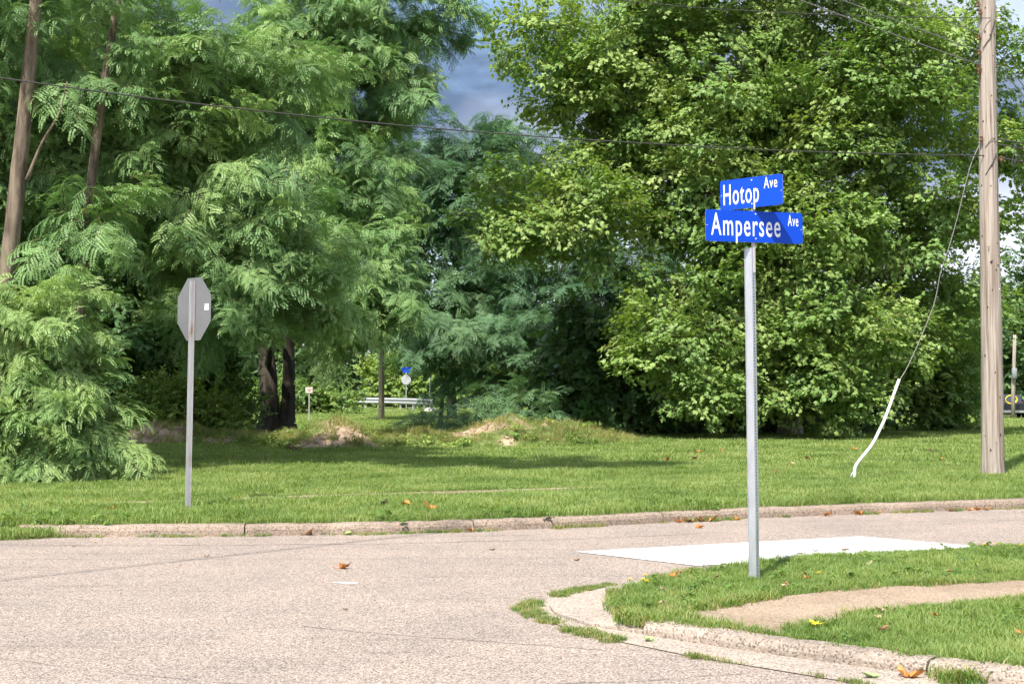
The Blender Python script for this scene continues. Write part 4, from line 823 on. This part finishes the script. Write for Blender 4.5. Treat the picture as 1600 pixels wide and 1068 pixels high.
b = MB(); b.tube([(0,0,-.2),(0,0,2.9)], .035, 8); b.build('post', M['galv'], fs)
b = MB(); rr = .34; pr = [(rr * math.cos(R(22.5 + 45 * k)), rr * math.sin(R(22.5 + 45 * k))) for k in range(8)]
b.add([(x, -.05, z + 2.0) for x, z in pr] + [(x, -.04, z + 2.0) for x, z in pr], [tuple(range(8)), tuple(range(15, 7, -1))] + [(i, i + 8, (i+1) % 8 + 8, (i+1) % 8) for i in range(8)]); b.build('panel', M['aluedge'], fs)
for ang, z in ((R(35), 2.72), (R(-50), 2.55)):
    b = MB(); b.box(-.38, .38, -.003, .003, -.10, .10); o = b.build('name_plate', M['blue'], fs); o.location = (0, -.04, z); o.rotation_euler = (0, 0, ang)
tp = tag(empty('marker_post', (-5.2, 89.0, hz(-5.2, 89))), 'thin pale marker post beyond the guardrail end', 'post')
b = MB(); b.tube([(0,0,-.2),(0,0,1.0),(.01,0,2.1)], .028, 6); b.build('rod', M['galv'], tp); b = MB(); b.tube([(.01,0,2.1),(.01,0,2.13)], .036, 6); b.build('cap', M['aluedge'], tp)
def rock(label, loc, s, m, seed, name='rock', cat='rock', group=None):
    rd = np.random.default_rng(seed); b = MB(); nu, nv = 12, 7; vs = []
    for j in range(nv + 1):
        ph = math.pi * j / nv
        for i in range(nu):
            th = 2 * math.pi * i / nu; r = 1 + .22 * rd.normal() * .6; vs.append((s[0]*r*math.sin(ph)*math.cos(th), s[1]*r*math.sin(ph)*math.sin(th), s[2]*(.35 + r*math.cos(ph))))
    b.add(vs, [(j*nu+i, (j+1)*nu+i, (j+1)*nu+(i+1)%nu, j*nu+(i+1)%nu) for j in range(nv) for i in range(nu)])
    o = b.build(name, m, None, True); o.location = loc; return tag(o, label, cat, group)
rock('pale boulder in the grass before the guardrail end', (-4.85, 83, hz(-4.85, 83)), (.35,.3,.22), M['stone'], 4)
rock('dark clod of soil on the lawn before the dirt mounds', (-5.0, 31.9, hz(-5, 31.9)), (.16,.14,.12), M['soil'], 6, 'soil_clod', 'clod')
sheet('far_kerbstone', [(-8.0,86),(-6.4,84.0),(-6.0,84.1),(-7.7,86.4)], .20, M['stone']); tag(bpy.data.objects['far_kerbstone'], 'distant pale kerb strip in front of the guardrail', 'kerb', kind='structure')

# pickup seen from behind, parked far down the street, with a red car beside it
def pickup(loc, rz):
    e = tag(empty('pickup_truck', loc, (0, 0, rz)), 'dark pickup parked tail-on beyond the wooden pole', 'pickup truck')
    b = MB(); pr = [(0,.36),(0,.92),(1.75,.94),(1.8,.94),(3.4,.98),(4.7,.90),(4.85,.7),(4.85,.36)]
    n = len(pr); w = .92
    def side(x): return [(x, y, z) for y, z in pr]
    b.add(side(-w) + side(w), [tuple(range(n)), tuple(range(2*n-1, n-1, -1))] + [(i, i+n, (i+1)%n+n, (i+1)%n) for i in range(n)]); b.build('body', M['carblack'], e)
    b = MB(); cab = [(1.75,.945),(1.95,1.50),(3.1,1.52),(3.75,.985)]; b.add([(-.84 if z < 1 else -.70, y, z) for y, z in cab] + [(.84 if z < 1 else .70, y, z) for y, z in cab], [(0,1,2,3),(7,6,5,4),(0,4,5,1),(1,5,6,2),(2,6,7,3)]); c = b.build('cab', M['carblack'], e)
    b = MB(); b.add([(-.70,1.775,1.02),(.70,1.775,1.02),(.62,1.925,1.44),(-.62,1.925,1.44)], [(0,1,2,3)]); b.build('rear_window', M['glass'], c)
    b = MB(); b.box(-.72,.72,-.03,-.002,.50,.88); b.build('tailgate', M['carblack'], e)
    b = MB(); b.box(-.95,.95,-.20,-.035,.38,.52); b.build('bumper', M['chrome'], e)
    for s in (-1, 1):
        b = MB(); b.box(s*.83-.09, s*.83+.09, -.035, -.003, .55, .90); b.build('tail_light', M['redlens'], e)
        for y in (1.0, 3.9):
            wv_ = empty('wheel'); wv_.parent = e; wv_.location = (s*.80, y, .36)
            b = MB(); b.tube([(-.11,0,0),(-.10,0,0),(.10,0,0),(.11,0,0)], [.30,.36,.36,.30], 16); b.build('tyre', M['tyre'], wv_, True)
            b = MB(); b.tube([(s*.112,0,0),(s*.118,0,0)], .2, 12); b.build('rim', M['chrome'], wv_)
    return e
vz = hz(30.6, 87)
pickup((30.85, 87, vz), R(-14))
rc = tag(empty('red_car', (33.3, 88.5, vz), (0, 0, R(-14))), 'red car parked beside the dark pickup', 'car')
b = MB(); pr = [(0,.3),(0,.85),(.5,.92),(1.0,1.38),(2.4,1.40),(3.1,.95),(4.2,.8),(4.2,.3)]; n = len(pr)
b.add([(-.86 if z < 1 else -.66, y, z) for y, z in pr] + [(.86 if z < 1 else .66, y, z) for y, z in pr], [tuple(range(n)), tuple(range(2*n-1, n-1, -1))] + [(i, i+n, (i+1)%n+n, (i+1)%n) for i in range(n)]); b.build('body', M['redpaint'], rc)
b = MB(); b.add([(-.62,.56,.98),(.62,.56,.98),(.54,.96,1.345),(-.54,.96,1.345)], [(0,1,2,3)]); rw = b.build('rear_window', M['glass'], rc); rw.location = (0, -.012, .008)
for s in (-1, 1):
    for y in (.8, 3.4):
        b = MB(); b.tube([(s*.70,y,.3),(s*.87,y,.3)], .3, 14); b.build('wheel', M['tyre'], rc, True)
# coiled yellow hose stuck up in the pickup bed
b = MB(); b.tube([(.36*math.cos(t), .03*math.sin(2*t), .26*math.sin(t)) for t in np.linspace(0, 6.283, 25)], .03, 8, 0, False)
b.tube([(.33*math.cos(t), .07+.02*math.sin(t), .25*math.sin(t)) for t in np.linspace(.3, 6.1, 21)], .03, 8)
o = b.build('hose_coil', M['yellow'], None, True); o.location = (31.1, 87.75, vz + 1.18); tag(o, 'coil of yellow hose standing in the pickup bed', 'hose')
pf = tag(empty('utility_pole', (30.2, 85, hz(30.2, 85))), 'slim distant utility pole with a grey box in front of the pickup', 'utility pole')
b = MB(); b.tube([(0,0,-.3),(.05,0,2),(.12,0,3.8),(.17,0,5.1)], [.13,.12,.105,.095], 10); b.build('pole', M['pole'], pf, True)
b = MB(); b.tube([(.03,-.27,2.45),(.03,-.27,2.5),(.03,-.27,3.05),(.03,-.27,3.1)], [.12,.16,.16,.11], 12); b.build('transformer', M['box'], pf, True)

# ------------------------------------------------------------------ fallen leaves and flowers
CN = {'leafdry': 'orange', 'leafbrown': 'brown', 'leaftan': 'pale tan', 'leafdark': 'dark', 'leafgreen': 'green'}
def near_label(x, y, m, what):
    marks = [((-3.93,17), 'by the stop sign post'), ((5.3,22.1), 'near the bent guy guard'), ((7.95,23.3), 'near the wooden utility pole'), ((3.5,28), 'in the open middle of the far lawn'), ((4.4,31.5), 'before the sycamore shade'), ((8.5,31.5), 'before the light green shrub row'),
             ((-4,31), 'before the dirt mounds'), ((-1,16.6), 'beside the far kerb'), ((1.95,11.24), 'around the street sign post'), ((1.0,10.2), 'at the tip of the corner lawn'), ((2.5,9.2), 'between the corner kerb and sidewalk'), ((3.1,8.6), 'beside the corner kerb'), ((3.3,11.6), 'behind the corner sidewalk')]
    return '%s fallen leaf in the %s %s' % (CN[m], what, min(marks, key=lambda k: math.hypot(k[0][0] - x, k[0][1] - y))[1])
def leaf(label, x, y, z, size, m, seed, rz=None, tilt=.35, curl=.5, group=None):
    rd = random.Random(seed); b = MB(); outl = [(-1.57,.25),(-1.05,.7),(-.75,.95),(-.5,.6),(-.2,.75),(0,1.1),(.2,.75),(.5,.6),(.75,.95),(1.05,.7),(1.57,.25)]
    vs = [(0, 0, 0)]; inner = []
    for a, r in outl:
        rr = r * size * .6 * rd.uniform(.8, 1.15); vx, vy = math.cos(a*1.25)*rr, math.sin(a*1.25)*rr
        inner.append((vx*.5, vy*.5, curl*.15*size*rd.uniform(.1,.8))); vs.append((vx, vy, curl * size * (.35 * (abs(vy)/size)**1.2 + rd.uniform(0, .28))))
    k = len(outl); V = [vs[0]] + inner + vs[1:]; F = [(0, i, i+1) for i in range(1, k)] + [(i, i+k, i+k+1, i+1) for i in range(1, k)]
    V2 = [(a, c, d - .002) for a, c, d in V]; nv = len(V)
    b.add(V, F); b.add(V2, [tuple(i for i in reversed(f)) for f in F])
    b.tube([(0,0,0),(-size*.25,.01,size*.06),(-size*.45,.0,size*.1)], .0025, 4)
    o = b.build('fallen_leaf', m, None, False)
    o.location = (x, y, z + .004); o.rotation_euler = (rd.uniform(-tilt, tilt)*.5, rd.uniform(-tilt, tilt)*.5, rd.uniform(0, 6.28) if rz is None else rz)
    mn = min((o.rotation_euler.to_matrix() @ Vector(v)).z for v in V2); o.location.z = z + .002 - mn
    return tag(o, label, 'leaf', group or 'fallen leaves')
leaf('single bright orange dry leaf curled up on the open road', -1.52, 12.5, 0, .16, M['leafdry'], 1, .3, .3, 1.3)
leaf('large torn orange leaf in the gutter below the bright weed clump', 2.16, 7.76, .016, .17, M['leafdry'], 2, .9, .3, 1.0)
leaf('pale green fallen leaf in the gutter beside the torn orange leaf', 1.98, 7.77, .016, .13, M['leafgreen'], 3, 2, .2, .4)
leaf('yellow fallen leaf lying on the corner grass by the kerb', 1.89, 8.84, .12, .10, M['leafyellow'], 4, 1, .3, .5)
leaf('tan leaf at the ramp slab beside the kerb end', .78, 9.33, .04, .10, M['leafdry'], 5, 1, .3, .8)
leaf('grey-green leaf on the gutter in front of the kerb end', .87, 8.88, .015, .10, M['leafgreen'], 6, 2.2, .3, .6)
leaf('dark upright leaf in the far lawn edge', -1.55, 16.95, .17, .17, M['leafdark'], 7, .4, .9, 1.4)
leaf('orange-brown leaf heap piece in the far gutter below the stop sign side', -2.24, 15.34, .004, .19, M['leafbrown'], 8, .4, .3, 1.2)
leaf('pale green leaf in the far gutter weeds', -1.80, 15.36, .01, .13, M['leafgreen'], 9, .4, .3, .5)
leaf('orange leaf on the road near the white patch', 2.12, 16.11, .0, .12, M['leafdry'], 10, .9, .3, .9)
for i, (x, y) in enumerate([(2.10,16.86),(2.28,16.92),(2.42,17.0),(2.0,16.8),(2.7,17.12),(3.9,17.66),(4.35,17.86),(4.62,17.95),(-.44,15.72),(5.7,18.32),(5.95,18.4),(6.2,18.5),(6.05,18.42)]):
    mm = random.choice(['leafbrown','leafdry','leafdry']); leaf('%s curled leaf at the far kerb foot %s' % (CN[mm], 'opposite the utility pole' if x > 5 else 'below the guy guard' if x > 3.5 else 'behind the white patch' if x > 1 else 'towards the stop sign'), x, y - .05, .002, random.uniform(.10,.17), M[mm], 20 + i, None, .3, 1.0, 'dry leaves along the far kerb')
for i, (x, y, m) in enumerate([(-1.23,16.91,'leafdry'),(-.96,16.56,'leafdry'),(3.08,27.72,'leafdry'),(3.64,28.2,'leafbrown'),(5.78,27.72,'leafbrown'),(5.2,26.3,'leaftan'),(5.0,25.6,'leafdry'),(4.1,31,'leafdry'),(4.7,31.6,'leafdry'),(7.83,32.2,'leafdry'),(8.41,27.48,'leafdry'),(11.0,33,'leaftan'),(4.4,23.6,'leafbrown'),(-4.7,16.6,'leafdry'),(9.2,31.2,'leaftan'),(-3.4,30,'leafbrown')]):
    leaf(near_label(x, y, m, 'lawn'), x, y, hz(x, y) + .055, random.uniform(.13,.20), M[m], 40 + i, None, .8, .9, 'fallen leaves on the far lawn')
for i, (x, y, m) in enumerate([(1.32,11.25,'leafbrown'),(1.28,11.15,'leafdry'),(1.6,11.1,'leafbrown'),(2.34,11.28,'leafbrown'),(2.28,11.0,'leafdry'),(3.0,11.85,'leaftan'),(2.75,9.24,'leafdry'),(2.36,9.16,'leaftan'),(2.45,9.42,'leaftan'),(3.08,8.6,'leafdry'),(2.28,8.69,'leafbrown'),(2.05,10.61,'leaftan'),(1.1,10.4,'leaftan'),(1.05,9.8,'leaftan'),(2.08,10.75,'leafbrown'),(3.5,11.4,'leafbrown')]):
    leaf(near_label(x, y, m, 'grass'), x, y, .112, random.uniform(.05,.085), M[m], 70 + i, None, .8, .8, 'fallen leaves on the corner lawn')
for i, (x, y) in enumerate([(2.78,13.55),(2.95,13.75),(3.25,13.85),(3.3,13.9)]):
    leaf('small brown leaf lying on the white concrete patch', x, y, .007, .07, M['leafbrown'], 90 + i, None, .2, .6, 'leaves on the concrete patch')
for i, (x, y) in enumerate([(-2.9,13.4),(-4.4,14.2),(-4.3,14.6),(-1.2,10.2),(-.2,13.9),(.6,13.1)]):
    leaf('tiny leaf fragment on the road surface', x, y, .001, random.uniform(.04,.07), M[random.choice(['leafbrown','leafdark','leaftan'])], 100 + i, None, .2, .6, 'leaf scraps on the road')
def dandelion(x, y, z, label, group):
    e = tag(empty('dandelion', (x, y, z)), label, 'flower', group); b = MB(); b.tube([(0,0,0),(.004,0,.05),(.002,0,.095)], .0022, 5); b.build('stem', M['stem'], e)
    b = MB(); nn = 14
    for ring_, (r, h) in enumerate(((.020,.002),(.013,.008))):
        for k in range(nn):
            a = 6.283 * k / nn + ring_ * .2; d = Vector((math.cos(a), math.sin(a), 0)); s = Vector((-d.y, d.x, 0)) * .004; c = Vector((.002,0,.095+h*.5))
            b.add([c, c + d*r*.6 - s + Vector((0,0,.004)), c + d*r + Vector((0,0,h)), c + d*r*.6 + s + Vector((0,0,.004))], [(0,1,2,3)])
    b.build('flower_head', M['petal'], e)
for x, y in ((.88,10.6),(.98,10.6),(1.0,10.5),(1.02,10.85)): dandelion(x, y, .068, 'small yellow dandelion at the tip of the corner lawn by the ramp slab', 'dandelions at the lawn tip')
for x, y in ((3.84,12.95),(4.64,12.9),(4.33,12.95),(4.45,13.0)): dandelion(x, y, .068, 'yellow dandelion at the back edge of the corner lawn', 'dandelions at the lawn back edge')
dandelion(2.38, 10.98, .068, 'lone yellow dandelion between the sign post and the sandy sidewalk', 'dandelions')
